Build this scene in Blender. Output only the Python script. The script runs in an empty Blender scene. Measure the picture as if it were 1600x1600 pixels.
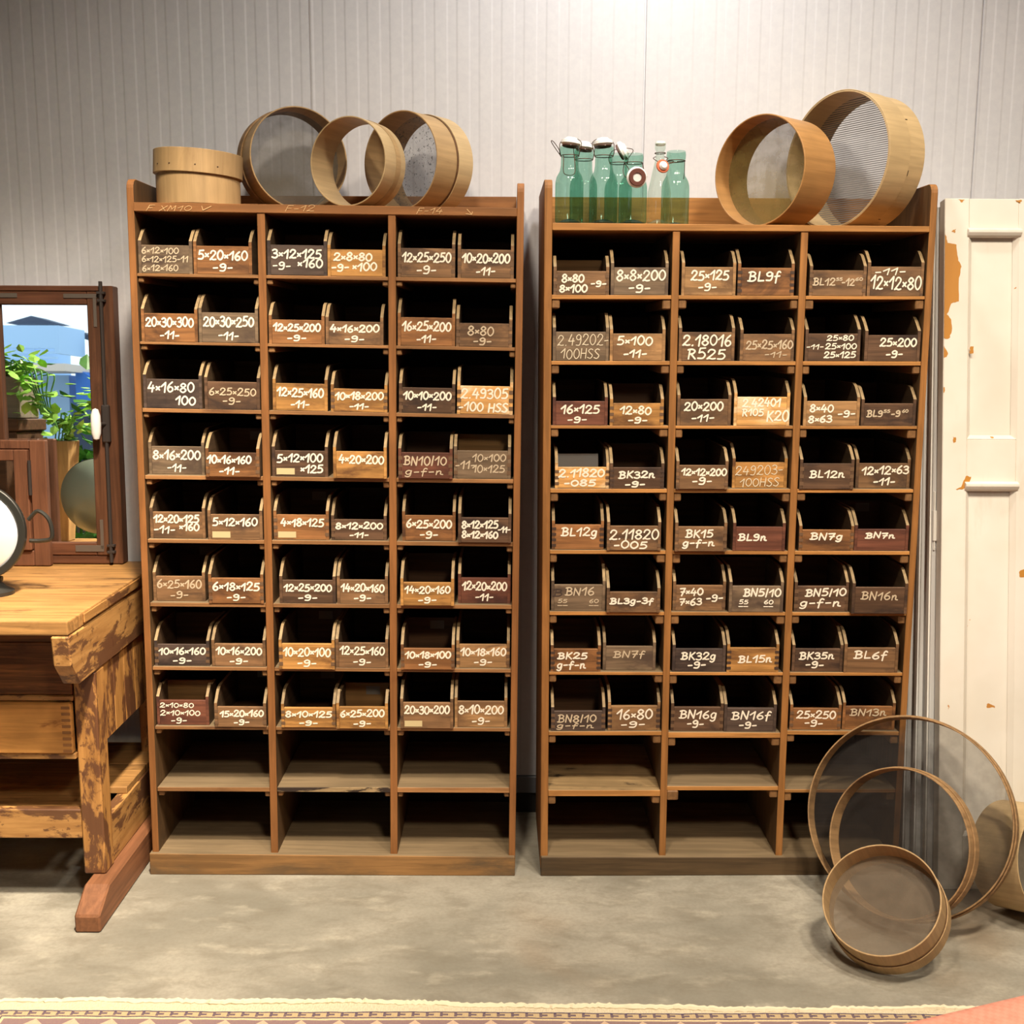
import bpy, bmesh, math, random
from mathutils import Vector, Matrix
PI = math.pi
random.seed(7)
# ---------------------------------------------------------------- camera, world, lights
F = 1730.0; PITCH = math.atan(275 / F); ROLL = 0.004; DIST = 3.15; EYE = 1.615
cp, sp = math.cos(PITCH), math.sin(PITCH)
_r = Vector((1, 0, 0)); _u = Vector((0, sp, cp)); FW = Vector((0, cp, -sp))
RT = _r * math.cos(ROLL) + _u * math.sin(ROLL); UP = -_r * math.sin(ROLL) + _u * math.cos(ROLL)
CAM = Vector((0, -DIST, EYE))
scene = bpy.context.scene
col = scene.collection
cd = bpy.data.cameras.new('camera'); cam = bpy.data.objects.new('camera', cd); col.objects.link(cam)
cd.sensor_width = 36; cd.lens = F / 1600 * 36; cd.clip_start = 0.05
cam.matrix_world = Matrix(((RT.x, UP.x, -FW.x, CAM.x), (RT.y, UP.y, -FW.y, CAM.y), (RT.z, UP.z, -FW.z, CAM.z), (0, 0, 0, 1)))
scene.camera = cam
scene.view_settings.view_transform = 'Standard'; scene.view_settings.look = 'None'
scene.view_settings.gamma = 1; scene.view_settings.exposure = 0.0; scene.view_settings.use_curve_mapping = False
world = bpy.data.worlds.new('sky'); scene.world = world; world.use_nodes = True
_bg = world.node_tree.nodes['Background']; _bg.inputs[0].default_value = (0.74, 0.89, 1.0, 1); _bg.inputs[1].default_value = 1.7

def area(name, loc, target, power, size, color, spread=PI):
    l = bpy.data.lights.new(name, 'AREA'); l.shape = 'DISK'; l.size = size; l.energy = power; l.color = color; l.spread = spread
    o = bpy.data.objects.new(name, l); col.objects.link(o); o.location = loc
    o.rotation_euler = (Vector(target) - Vector(loc)).to_track_quat('-Z', 'Y').to_euler(); return o
WARM = (1.0, 0.88, 0.72); NEUT = (1.0, 0.97, 0.93); SP = math.radians
area('ceiling_lamp_wall', (0.42, -0.27, 3.27), (0.42, 0.25, 2.0), 17, 0.16, NEUT)
area('ceiling_lamp_key', (1.05, -2.0, 3.8), (0.75, -0.2, 0.5), 20, 0.30, WARM, SP(85))
area('ceiling_lamp_key', (-0.30, -2.0, 3.8), (-0.4, -0.2, 0.5), 20, 0.30, WARM, SP(85))
area('ceiling_lamp_bench', (-0.35, -1.45, 3.7), (-1.55, -0.35, 0.6), 30, 0.25, WARM, SP(54))
area('ceiling_lamp_door', (1.75, -1.6, 3.7), (1.45, -0.1, 0.8), 15, 0.25, WARM, SP(85))
area('ceiling_lamp_room', (-2.6, -3.6, 3.9), (-2.6, -3.6, 0.0), 20, 0.5, NEUT, SP(80))  # added fill lamp, put in to light the plants the mirror reflects
area('ceiling_lamp_aisle', (0.9, -3.9, 3.9), (0.3, -1.3, 0.0), 18, 0.5, WARM, SP(70))

# ---------------------------------------------------------------- measuring helpers
def ray(px, py): return FW + RT * ((px - 800) / F) - UP * ((py - 800) / F)
class Plane:                                   # upright plane Y = y0 + tan(yaw) * (X - x0)
    def __init__(s, y0=0.0, yaw=0.0, x0=0.0): s.y0, s.t, s.x0, s.yaw = y0, math.tan(yaw), x0, yaw
    def at(s, px, py, off=0.0):
        d = ray(px, py); k = (s.y0 + off + s.t * (CAM.x - s.x0) - CAM.y) / (d.y - s.t * d.x); return CAM + d * k
    def y(s, x): return s.y0 + s.t * (x - s.x0)
def on_z(px, py, z=0.0):
    d = ray(px, py); return CAM + d * ((z - CAM.z) / d.z)

# ---------------------------------------------------------------- mesh helpers
class MB:
    def __init__(s): s.v = []; s.f = []; s.m = []
    def add(s, vs, fs, m=0):
        b = len(s.v); s.v += [Vector(x) for x in vs]
        for f in fs: s.f.append([b + i for i in f]); s.m.append(m)
        return s
    def hexa(s, c, m=0): return s.add(c, [(0, 1, 2, 3), (7, 6, 5, 4), (0, 4, 5, 1), (1, 5, 6, 2), (2, 6, 7, 3), (3, 7, 4, 0)], m)
    def box(s, a, b, m=0):
        x0, y0, z0 = a; x1, y1, z1 = b
        return s.hexa([(x0, y0, z0), (x1, y0, z0), (x1, y0, z1), (x0, y0, z1), (x0, y1, z0), (x1, y1, z0), (x1, y1, z1), (x0, y1, z1)], m)
    def prism(s, poly, d, m=0):                # polygon (list of 3-D points) pushed along vector d
        n = len(poly); d = Vector(d); p = [Vector(q) for q in poly]
        return s.add(p + [q + d for q in p], [list(range(n)), list(range(2 * n - 1, n - 1, -1))] + [(i, n + i, n + (i + 1) % n, (i + 1) % n) for i in range(n)], m)
    def lathe(s, prof, c=(0, 0, 0), ax=(0, 0, 1), n=48, m=0, closed=False):   # prof: (radius, height along ax)
        c = Vector(c); ax = Vector(ax).normalized(); u = ax.orthogonal().normalized(); v = ax.cross(u)
        vs = []; k = len(prof)
        for i in range(n):
            a = 2 * PI * i / n; e = u * math.cos(a) + v * math.sin(a)
            vs += [c + e * r + ax * h for r, h in prof]
        fs = []
        for i in range(n):
            j = (i + 1) % n
            for q in range(k if closed else k - 1):
                w = (q + 1) % k; fs.append((i * k + q, j * k + q, j * k + w, i * k + w))
        return s.add(vs, fs, m)
    def hoop(s, c, ax, ro, ri, h0, h1, n=72, m=0): return s.lathe([(ri, h0), (ro, h0), (ro, h1), (ri, h1)], c, ax, n, m, True)
    def disc(s, c, ax, r, n=64, m=0):
        c = Vector(c); ax = Vector(ax).normalized(); u = ax.orthogonal().normalized(); v = ax.cross(u)
        return s.add([c + (u * math.cos(2 * PI * i / n) + v * math.sin(2 * PI * i / n)) * r for i in range(n)], [list(range(n))], m)
    def tube(s, path, r, n=8, m=0, closed=False):
        p = [Vector(q) for q in path]; k = len(p); vs = []; prev = None
        for i in range(k):
            a = p[i - 1] if (i or closed) else p[i]; b = p[(i + 1) % k] if (i < k - 1 or closed) else p[i]
            t = (b - a).normalized()
            u = (t.orthogonal() if prev is None else (prev - t * prev.dot(t))).normalized(); prev = u; w = t.cross(u)
            rr = r[i] if isinstance(r, (list, tuple)) else r
            vs += [p[i] + (u * math.cos(2 * PI * q / n) + w * math.sin(2 * PI * q / n)) * rr for q in range(n)]
        fs = [(i * n + q, ((i + 1) % k) * n + q, ((i + 1) % k) * n + (q + 1) % n, i * n + (q + 1) % n) for i in range(k if closed else k - 1) for q in range(n)]
        if not closed: fs += [list(range(n - 1, -1, -1)), list(range((k - 1) * n, k * n))]
        return s.add(vs, fs, m)
    def build(s, name, mats, parent=None, bevel=0.0, smooth=False, at=None, seg=1):
        org = Vector(at) if at is not None else (Vector(parent['origin']) if parent is not None and 'origin' in parent else Vector((0, 0, 0)))
        me = bpy.data.meshes.new(name); me.from_pydata([q - org for q in s.v], [], s.f)
        mats = mats if isinstance(mats, (list, tuple)) else [mats]
        for m in mats: me.materials.append(m)
        for p, mi in zip(me.polygons, s.m): p.material_index = mi
        bm = bmesh.new(); bm.from_mesh(me)
        bmesh.ops.recalc_face_normals(bm, faces=bm.faces)
        if bevel:
            es = [e for e in bm.edges if len(e.link_faces) == 2 and e.calc_face_angle(0) > 0.6]
            bmesh.ops.bevel(bm, geom=es, offset=bevel, segments=seg, affect='EDGES', profile=0.6)
        bm.to_mesh(me); bm.free()
        if smooth:
            me.shade_smooth(); me.set_sharp_from_angle(angle=math.radians(35))
        o = bpy.data.objects.new(name, me); col.objects.link(o)
        if parent is not None: o.parent = parent
        elif at is not None: o.location = at
        return o
def thing(name, label, cat, loc=(0, 0, 0), rot=(0, 0, 0), group=None):
    o = bpy.data.objects.new(name, None); o.empty_display_size = 0.05; col.objects.link(o)
    o.location = loc; o.rotation_euler = rot; o['label'] = label; o['category'] = cat
    if group: o['group'] = group
    return o
def world_thing(name, label, cat, loc, group=None):     # parts given in world coordinates
    o = thing(name, label, cat, loc, (0, 0, 0), group); o['origin'] = tuple(loc); return o
def tag(o, label, cat, group=None):
    o['label'] = label; o['category'] = cat
    if group: o['group'] = group
    return o
def struct(o): o['kind'] = 'structure'; return o
def child(mb, name, mats, parent, **k):                   # sub-part of a mesh part, same frame as that part
    return mb.build(name, mats, parent, **k)

# ---------------------------------------------------------------- materials
def lin(c):
    return tuple(((x / 255) / 12.92 if x / 255 <= 0.04045 else ((x / 255 + 0.055) / 1.055) ** 2.4) for x in c) + (1,)
class N:
    def __init__(s, name):
        s.mat = bpy.data.materials.new(name); s.mat.use_nodes = True; s.t = s.mat.node_tree; s.b = s.t.nodes['Principled BSDF']
    def n(s, ty, **k):
        o = s.t.nodes.new(ty)
        for a, v in k.items(): setattr(o, a, v)
        return o
    def l(s, a, b): s.t.links.new(a, b)
    def val(s, op, a, b=None, clamp=False):
        o = s.n('ShaderNodeMath', operation=op, use_clamp=clamp)
        for i, x in enumerate((a, b)):
            if x is None: continue
            if isinstance(x, (int, float)): o.inputs[i].default_value = x
            else: s.l(x, o.inputs[i])
        return o.outputs[0]
    def mix(s, fac, a, b):
        o = s.n('ShaderNodeMix', data_type='RGBA')
        for i, x in ((0, fac), (6, a), (7, b)):
            if isinstance(x, (int, float, tuple)): o.inputs[i].default_value = x
            else: s.l(x, o.inputs[i])
        return o.outputs[2]
    def coords(s, scale=(1, 1, 1), rand=True, rot=(0, 0, 0)):
        tc = s.n('ShaderNodeTexCoord'); out = tc.outputs['Object']
        if rand:
            oi = s.n('ShaderNodeObjectInfo'); m = s.n('ShaderNodeVectorMath', operation='MULTIPLY_ADD')
            cv = s.n('ShaderNodeCombineXYZ')
            for i, k in enumerate((37.0, 11.0, 23.0)): s.l(s.val('MULTIPLY', oi.outputs['Random'], k), cv.inputs[i])
            s.l(out, m.inputs[0]); m.inputs[1].default_value = (1, 1, 1); s.l(cv.outputs[0], m.inputs[2]); out = m.outputs[0]
        mp = s.n('ShaderNodeMapping'); s.l(out, mp.inputs[0]); mp.inputs['Scale'].default_value = scale; mp.inputs['Rotation'].default_value = rot
        return mp.outputs[0]
    def noise(s, vec, scale=5, detail=4, rough=0.55, dist=0.0):
        o = s.n('ShaderNodeTexNoise'); s.l(vec, o.inputs['Vector'])
        o.inputs['Scale'].default_value = scale; o.inputs['Detail'].default_value = detail; o.inputs['Roughness'].default_value = rough; o.inputs['Distortion'].default_value = dist
        return o.outputs[0]
    def ramp(s, fac, a, b, ca=0.0, cb=1.0):                # smooth 0..1 between a and b
        o = s.n('ShaderNodeMapRange', interpolation_type='SMOOTHSTEP'); s.l(fac, o.inputs[0])
        for i, x in enumerate((a, b, ca, cb)): o.inputs[i + 1].default_value = x
        return o.outputs[0]
    def bump(s, h, strength=0.2, dist=0.002):
        o = s.n('ShaderNodeBump'); o.inputs['Strength'].default_value = strength; o.inputs['Distance'].default_value = dist
        s.l(h, o.inputs['Height']); s.l(o.outputs[0], s.b.inputs['Normal'])
def plain(name, c, rough=0.6, metal=0.0, spec=0.5):
    m = N(name); m.b.inputs['Base Color'].default_value = lin(c); m.b.inputs['Roughness'].default_value = rough
    m.b.inputs['Metallic'].default_value = metal; m.b.inputs['Specular IOR Level'].default_value = spec; return m.mat
def wood(name, c, axis='x', var=0.28, stain=None, stain_at=(0.58, 0.75), sscale=7.0, rough=0.6, fine=1.0, stretch=12.0, objvar=0.0):
    m = N(name); a = 'xyz'.index(axis)
    sc = [stretch * fine * 5] * 3; sc[a] = 5 * fine * 0.6
    g = m.noise(m.coords(tuple(sc)), 1.0, 5, 0.62, 0.6)
    b = m.noise(m.coords((2, 2, 2)), sscale * 0.55, 3, 0.5)
    base = lin(c); dk = tuple(x * (1 - var * 1.6) for x in base[:3]) + (1,); lt = tuple(min(1, x * (1 + var)) for x in base[:3]) + (1,)
    out = m.mix(m.ramp(g, 0.32, 0.68), dk, lt)
    out = m.mix(m.ramp(b, 0.35, 0.75, 0.0, 0.45), out, tuple(x * 0.62 for x in base[:3]) + (1,))
    if stain:
        ss = [sscale] * 3; ss[a] = sscale * 0.35
        st = m.noise(m.coords(tuple(ss)), 1.0, 6, 0.65, 0.4)
        out = m.mix(m.ramp(st, *stain_at), out, lin(stain))
    if objvar:
        oi = m.n('ShaderNodeObjectInfo'); h = m.n('ShaderNodeHueSaturation'); m.l(out, h.inputs['Color'])
        m.l(m.val('ADD', m.val('MULTIPLY', oi.outputs['Random'], objvar), 1 - objvar / 2), h.inputs['Value']); out = h.outputs[0]
    m.l(out, m.b.inputs['Base Color']); m.b.inputs['Roughness'].default_value = rough; m.b.inputs['Specular IOR Level'].default_value = 0.3
    m.bump(g, 0.25, 0.0015); return m.mat
M = {}
# cabinets
M['red_v'] = wood('reddish_wood_upright', (142, 93, 50), 'z', 0.16, (104, 62, 32), (0.6, 0.78))
M['red_h'] = wood('reddish_wood_board', (142, 94, 52), 'x', 0.16, (100, 62, 34), (0.6, 0.78))
M['gold_v'] = wood('golden_wood_upright', (154, 104, 54), 'z', 0.2, (104, 62, 30), (0.58, 0.76))
M['gold_h'] = wood('golden_wood_board', (170, 118, 62), 'x', 0.18, (120, 76, 38), (0.6, 0.78))
M['shelf_edge_l'] = wood('shelf_edge', (150, 106, 64), 'x', 0.2, (92, 60, 38), (0.56, 0.74), objvar=0.35)
M['shelf_edge_r'] = wood('shelf_edge_golden', (178, 124, 66), 'x', 0.2, (100, 66, 36), (0.58, 0.76), objvar=0.3)
M['dusty'] = wood('dusty_shelf_top', (126, 106, 78), 'x', 0.14, (84, 66, 46), (0.52, 0.8), 5, 0.85)
M['worn'] = wood('worn_shelf_top', (156, 128, 88), 'x', 0.2, (56, 42, 28), (0.56, 0.68), 16, 0.8)
M['grime'] = wood('grimy_inner_side', (98, 72, 44), 'z', 0.18, (64, 48, 32), (0.5, 0.75))  # shade inside the pigeonholes painted as a darker tone on inner faces
M['back'] = wood('dark_back_board', (46, 33, 22), 'x', 0.2)  # dark colour stands in for the shade deep in the cabinets
M['cleat'] = wood('cleat_wood', (134, 96, 58), 'y', 0.15, objvar=0.3)
M['plinth_l'] = wood('scuffed_plinth', (140, 102, 60), 'x', 0.2, (88, 72, 52), (0.45, 0.66), 5, 0.75)
M['plinth_r'] = wood('dark_scuffed_plinth', (86, 67, 44), 'x', 0.2, (66, 54, 40), (0.45, 0.66), 5, 0.75)
# bins
TONE = {'ochre': ((180, 130, 70), (100, 66, 38)), 'warm': ((146, 99, 58), (78, 52, 34)), 'mid': ((132, 98, 66), (80, 60, 44)), 'dark': ((98, 72, 52), (56, 42, 34)),
        'grey': ((122, 101, 78), (80, 64, 52)), 'tan': ((166, 126, 82), (112, 82, 54)), 'red': ((112, 68, 50), (70, 42, 34)), 'bright': ((212, 158, 92), (232, 208, 168)), 'slate': ((84, 68, 58), (52, 42, 38))}
TWORD = {'ochre': 'ochre', 'warm': 'warm brown', 'mid': 'mid-brown', 'dark': 'dark brown', 'grey': 'greyish', 'tan': 'tan', 'red': 'reddish', 'bright': 'pale honey', 'slate': 'blackish'}
for k, (c, st) in TONE.items(): M['bin_' + k] = wood(TWORD[k].replace(' ', '_') + '_bin_wood', c, 'x', 0.26, st, (0.47, 0.66), 12, 0.6, objvar=0.2)
M['bin_side'] = wood('bin_side_wood', (150, 126, 90), 'y', 0.16, objvar=0.35)
M['bin_flank'] = wood('grimy_bin_flank', (84, 64, 44), 'y', 0.2, objvar=0.3)  # bin interior shade put into the colour of the side faces
M['bin_back'] = wood('bin_back_wood', (150, 112, 66), 'x', 0.16)
M['chipped'] = wood('chipped_shelf_edge', (160, 134, 96), 'x', 0.2, (52, 40, 32), (0.46, 0.54), 22, 0.8)
M['bin_in'] = wood('bin_inner_wood', (84, 58, 36), 'x', 0.2, objvar=0.5)  # darkened wood tone carries the shade inside the bins
M['endgrain'] = plain('dark_end_grain', (66, 46, 32), 0.7)
M['endgrain2'] = plain('soft_end_grain', (104, 76, 50), 0.7)
M['paint'] = plain('white_brush_paint', (238, 226, 204), 0.6)
M['paint_f'] = plain('faded_paint', (196, 176, 146), 0.7)
M['paint_k'] = plain('chalk_paint', (212, 196, 166), 0.8)
M['ghost'] = plain('old_dark_ink', (62, 46, 38), 0.8)
M['paper'] = plain('old_paper', (196, 176, 130), 0.8)
M['paper_g'] = plain('greyed_paper', (120, 112, 100), 0.8)
M['card'] = plain('grey_card', (190, 186, 178), 0.8)
M['pencil'] = plain('pale_pencil', (200, 158, 108), 0.8)

# ---------------------------------------------------------------- room
YW = 0.44
def wall_material():
    m = N('white_metal_cladding'); n = m.noise(m.coords((1, 1, 1), False), 60, 2)
    m.l(m.mix(m.ramp(n, 0.3, 0.7), lin((207, 205, 207)), lin((212, 210, 211))), m.b.inputs['Base Color'])
    m.b.inputs['Roughness'].default_value = 0.45; return m.mat
M['wall'] = wall_material(); M['plain_wall'] = plain('painted_wall', (196, 190, 182), 0.8); M['ceil'] = plain('ceiling_paint', (150, 146, 140), 0.9)
M['seam'] = plain('dark_panel_seam', (70, 68, 72), 0.8)
def cladding():
    mb = MB(); x = -5.6; z0, z1 = 0.136, 4.2; pts = []
    J = 0.404; PW = 1.0315; NR = 15; p = PW / NR
    k0 = int((x - J) / p) - 1; k1 = int((4.6 - J) / p) + 1
    for k in range(k0, k1):
        a = J + k * p
        if k % NR == 0: pts += [(a - 0.0035, 0.0), (a - 0.002, 0.007), (a + 0.002, 0.007), (a + 0.0035, 0.0)]
        pts += [(a + 0.007, 0.0), (a + 0.013, 0.0010), (a + 0.037, 0.0010), (a + 0.043, 0.0)]
    vs = []
    for (xx, d) in pts: vs += [(xx, YW + d, z0), (xx, YW + d, z1)]
    n = len(pts); mb.add(vs, [(2 * i, 2 * i + 2, 2 * i + 3, 2 * i + 1) for i in range(n - 1)])
    xa, xb = pts[0][0], pts[-1][0]
    mb.add([(xa, YW + 0.1, z0), (xb, YW + 0.1, z0), (xb, YW + 0.1, z1), (xa, YW + 0.1, z1), (xa, YW, z0), (xb, YW, z0)], [(0, 1, 2, 3), (0, 4, 5, 1)])
    return mb
struct(cladding().build('wall_back', M['wall']))
def floor_material():
    m = N('stained_concrete'); v = m.coords((1, 1, 1), False)
    big = m.noise(m.coords((1.0, 1.6, 1), False), 1.7, 4, 0.55, 0.3); mid = m.noise(m.coords((1.0, 2.0, 1), False), 7.5, 6, 0.7, 0.5); fin = m.noise(v, 90, 3)
    out = m.mix(m.ramp(big, 0.32, 0.68), lin((127, 122, 108)), lin((168, 161, 145)))
    out = m.mix(m.ramp(mid, 0.42, 0.70, 0, 0.55), out, lin((116, 108, 92)))
    out = m.mix(m.ramp(m.noise(m.coords((2.2, 5, 1), False), 3.1, 5, 0.6), 0.52, 0.74, 0, 0.42), out, lin((192, 184, 164)))
    out = m.mix(m.ramp(m.noise(v, 1.1, 3), 0.60, 0.74, 0, 0.5), out, lin((140, 116, 88)))
    out = m.mix(m.ramp(fin, 0.3, 0.75, 0, 0.25), out, lin((112, 104, 90)))
    m.l(out, m.b.inputs['Base Color']); m.b.inputs['Roughness'].default_value = 0.55; m.bump(fin, 0.15, 0.001); return m.mat
M['floor'] = floor_material()
struct(MB().box((-5.7, -6.6, -0.05), (4.7, 0.55, 0)).build('floor', M['floor']))
struct(MB().box((-5.7, -6.6, 4.2), (4.7, 0.55, 4.25)).build('ceiling', M['ceil']))
struct(MB().box((-5.7, -6.6, 0), (-5.6, 0.55, 4.2)).build('wall_left', M['plain_wall']))
struct(MB().box((4.6, -6.6, 0), (4.7, 0.55, 4.2)).build('wall_right', M['plain_wall']))
WX0, WX1, WZ0, WZ1 = -5.5, -3.7, 0.5, 3.3
fw = MB(); fw.box((-5.6, -6.6, 0), (WX0, -6.5, 4.2)).box((WX1, -6.6, 0), (4.6, -6.5, 4.2)).box((WX0, -6.6, 0), (WX1, -6.5, WZ0)).box((WX0, -6.6, WZ1), (WX1, -6.5, 4.2))
struct(fw.build('wall_front', M['plain_wall']))
M['trim_grey'] = plain('grey_sheet_metal', (120, 122, 128), 0.5); M['black_base'] = plain('black_bitumen', (44, 42, 40), 0.8)
struct(MB().box((-5.6, YW - 0.006, 0.072), (4.6, YW + 0.1, 0.132)).build('trim_1', M['trim_grey'], bevel=0.003))
struct(MB().box((-5.6, YW + 0.004, 0.0), (4.6, YW + 0.1, 0.072)).build('baseboard_back', M['black_base']))

# ---------------------------------------------------------------- cabinets
def lerp(a, b, t): return a + (b - a) * t
class Cab:
    pass
def board(mb, pl, q, y0, depth, m=0):             # q: four picture corners (bl, br, tr, tl) on the front plane; pushed back
    n = Vector((-math.sin(pl.yaw), math.cos(pl.yaw), 0)); f = [pl.at(*c) + n * y0 for c in q]
    mb.hexa(f + [p + n * depth for p in f], m); return f
def topped(mb):                                   # hexa whose top face (index 4 in hexa) takes the second material
    mb.m[-2] = 1; return mb
def cabinet(name, label, pl, ups, top, rows, plinth, mats, cl, zclamp, special=None):
    c = Cab(); c.pl = pl
    x0 = pl.at(ups[0][0][0], 1300).x; x1 = pl.at(ups[-1][1][0], 1300).x
    root = world_thing(name, label, 'cabinet', ((x0 + x1) / 2, pl.y((x0 + x1) / 2) + 0.2, 0.0)); c.root = root
    def xat(u, y):                                # one upright edge: (xt, yt, xb, yb)
        return lerp(u[0], u[2], (y - u[1]) / (u[3] - u[1]))
    D = 0.40
    tl, tr = top                                  # ((xL,yu,yl),(xR,yu,yl))
    def topline(x, k): return lerp(tl[k], tr[k], (x - tl[0]) / (tr[0] - tl[0]))
    for i, (a, b) in enumerate(ups):
        outer = i in (0, len(ups) - 1)
        yt = a[1] if outer else topline((a[0] + b[0]) / 2, 2)
        yb = a[3]; mb = MB()
        f = [pl.at(xat(a, yb), yb), pl.at(xat(b, yb), yb), pl.at(xat(b, yt), yt), pl.at(xat(a, yt), yt)]
        n = Vector((-math.sin(pl.yaw), math.cos(pl.yaw), 0)); d0 = 0.0 if outer else 0.002
        w0 = f[1] - f[0]; w1 = f[2] - f[3]
        zl = lambda base, tip, z: base + (tip - base) * ((z - base.z) / (tip.z - base.z))
        B = [f[0] + n * d0, f[3] + n * d0]; zb = 0.02
        if outer:                                 # side board with a rounded front shoulder
            bot = zl(f[0], f[3], zb); topp = f[3]; L = topp - bot
            prof = [bot + n * d0] + [topp - L.normalized() * 0.026 + n * d0] + [topp - L.normalized() * (0.026 * (1 - math.sin(t))) + n * (0.026 * (1 - math.cos(t))) for t in (0.35, 0.75, 1.15, PI / 2)] + [topp + n * D, bot + n * D]
        else:
            bot = zl(f[0], f[3], zb); prof = [bot + n * d0, f[3] + n * d0, f[3] + n * (D - 0.012), bot + n * (D - 0.012)]
        mb.prism(prof, Vector((w1.x, w1.y, 0)))
        o_ = mb.build('side_panel' if outer else 'divider', [mats['v'], M['grime']], root, bevel=0.0015)
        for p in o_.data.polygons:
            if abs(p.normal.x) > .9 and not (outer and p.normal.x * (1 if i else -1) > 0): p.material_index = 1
    # top board
    xl, xr = xat(ups[0][1], tl[1]), xat(ups[-1][0], tr[1])
    mb = MB(); q = [(xl, tl[2]), (xr, tr[2]), (xr, tr[1]), (xl, tl[1])]
    c.topf = board(mb, pl, q, -0.001, D - 0.012); c.top_board = mb.build('top_board', mats['h'], root, bevel=0.0012)
    c.top_z = lambda x: lerp(c.topf[3].z, c.topf[2].z, (x - c.topf[3].x) / (c.topf[2].x - c.topf[3].x))
    # back board with the gallery rail above the top
    n = Vector((-math.sin(pl.yaw), math.cos(pl.yaw), 0))
    a, b = c.topf[3], c.topf[2]
    mb = MB(); zt = 2.041
    xa, xb = xat(ups[0][0], 900), xat(ups[-1][1], 900); xa, xb = min(pl.at(xa, 900).x, a.x) - 0.002, max(pl.at(xb, 900).x, b.x) + 0.002
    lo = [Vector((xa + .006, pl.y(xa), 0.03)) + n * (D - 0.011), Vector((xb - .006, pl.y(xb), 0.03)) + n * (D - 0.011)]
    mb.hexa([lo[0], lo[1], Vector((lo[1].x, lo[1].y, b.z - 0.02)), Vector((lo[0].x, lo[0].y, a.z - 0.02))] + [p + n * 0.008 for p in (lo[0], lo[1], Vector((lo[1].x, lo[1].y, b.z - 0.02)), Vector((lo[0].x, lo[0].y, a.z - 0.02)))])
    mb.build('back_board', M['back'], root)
    mb = MB(); ga, gb = Vector((a.x, pl.y(a.x), 0)) + n * (D - 0.011), Vector((b.x, pl.y(b.x), 0)) + n * (D - 0.011); r0 = [Vector((ga.x, ga.y, a.z - 0.019)), Vector((gb.x, gb.y, b.z - 0.019)), Vector((gb.x, gb.y, zt)), Vector((ga.x, ga.y, zt))]
    mb.hexa(r0 + [p + n * 0.011 for p in r0]); mb.build('gallery_rail', mats['h'], root, bevel=0.001)
    # shelves and their cleats
    c.shelf = {}
    ncol = len(ups) - 1
    for r, row in enumerate(rows):
        for k in range(ncol):
            e0, e1 = ups[k][1], ups[k + 1][0]
            yL = row[k] if isinstance(row[0], tuple) else None
            if yL: (u0, l0, u1, l1) = yL
            else:
                g = lambda x, i: lerp(row[i], row[i + 2], (x - xl) / (xr - xl))
                xa, xb = xat(e0, row[0]), xat(e1, row[0]); u0, l0, u1, l1 = g(xa, 0), g(xa, 1), g(xb, 0), g(xb, 1)
            xa, xb = xat(e0, u0), xat(e1, u1)
            mb = MB(); f = board(mb, pl, [(xa, l0), (xb, l1), (xb, u1), (xa, u0)], 0.004, D - 0.017); topped(mb)
            worn = special and (r, k) in special
            mb.build('shelf', [M['chipped'] if (not special and (r, k) == (8, 1)) else mats['e'], M['worn'] if worn else M['dusty']], root, bevel=0.001)
            c.shelf[(r, k)] = (f[3], f[2])
            w, h, rec = cl
            for s, base in ((1, f[0]), (-1, f[1])):
                if (r, k, s) == (8, 1, 1) and special: h2, w2, rc = 0.030, 0.034, -0.004
                else: h2, w2, rc = h * random.uniform(.92, 1.08), w * random.uniform(.9, 1.12), rec
                b0 = base + n * rc; ex = Vector((math.cos(pl.yaw), math.sin(pl.yaw), 0)) * (w2 * s); dz = Vector((0, 0, -h2))
                p4 = [b0 + dz, b0 + ex + dz, b0 + ex, b0] if s > 0 else [b0 + ex + dz, b0 + dz, b0, b0 + ex]
                MB().hexa(p4 + [p + n * (D - 0.03) for p in p4]).build('cleat', M['cleat'], root, bevel=0.003)
    # bottom board and plinth
    (pxl, pyu, pyb), (pxr, qyu, qyb) = plinth
    mb = MB(); P0, P1 = pl.at(pxl, pyu), pl.at(pxr, qyu); yo = -0.012
    f = [Vector((P0.x, P0.y, 0)) + n * yo, Vector((P1.x, P1.y, 0)) + n * yo, P1 + n * yo, P0 + n * yo]
    mb.hexa(f + [p + n * (D + 0.01) for p in f]); topped(mb); mb.build('plinth', [mats['p'], M['dusty']], root, bevel=0.002)
    return c
PL = Plane(0.0); PRt = Plane(0.0, math.radians(0.9), 0.1)
upsL = [((196.5, 278, 238, 1324), (207.3, 278, 249, 1324)), ((401, 331, 423, 1326), (413.2, 331, 434.6, 1326)),
        ((606, 335.5, 610, 1327), (618, 335.5, 620.8, 1327)), ((808.3, 284.4, 795, 1327.5), (819.4, 284.4, 805.5, 1327.5))]
rowsL = [(426.6, 431.5, 435.5, 441.7), (533.5, 537.5, 543, 548.6), (637.5, 643.8, 648.8, 654.4), (742.6, 748.7, 749.4, 756), (842.7, 848.3, 848, 854.6),
         (942, 948, 946, 952.5), (1042, 1047.3, 1046.4, 1052), (1135.2, 1140, 1138.6, 1144), (1231, 1237, 1231.7, 1240)]
matsL = {'v': M['red_v'], 'h': M['red_h'], 'e': M['shelf_edge_l'], 'p': M['plinth_l']}
CL = cabinet('storage_cabinet', 'reddish-brown open pigeonhole cabinet beside the workbench, with sieves on top', PL, upsL, ((208, 316, 330), (808, 325, 338.3)), rowsL, ((235, 1331, 1362), (804.6, 1336.5, 1369)), matsL, (0.017, 0.017, 0.006), True)
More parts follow.
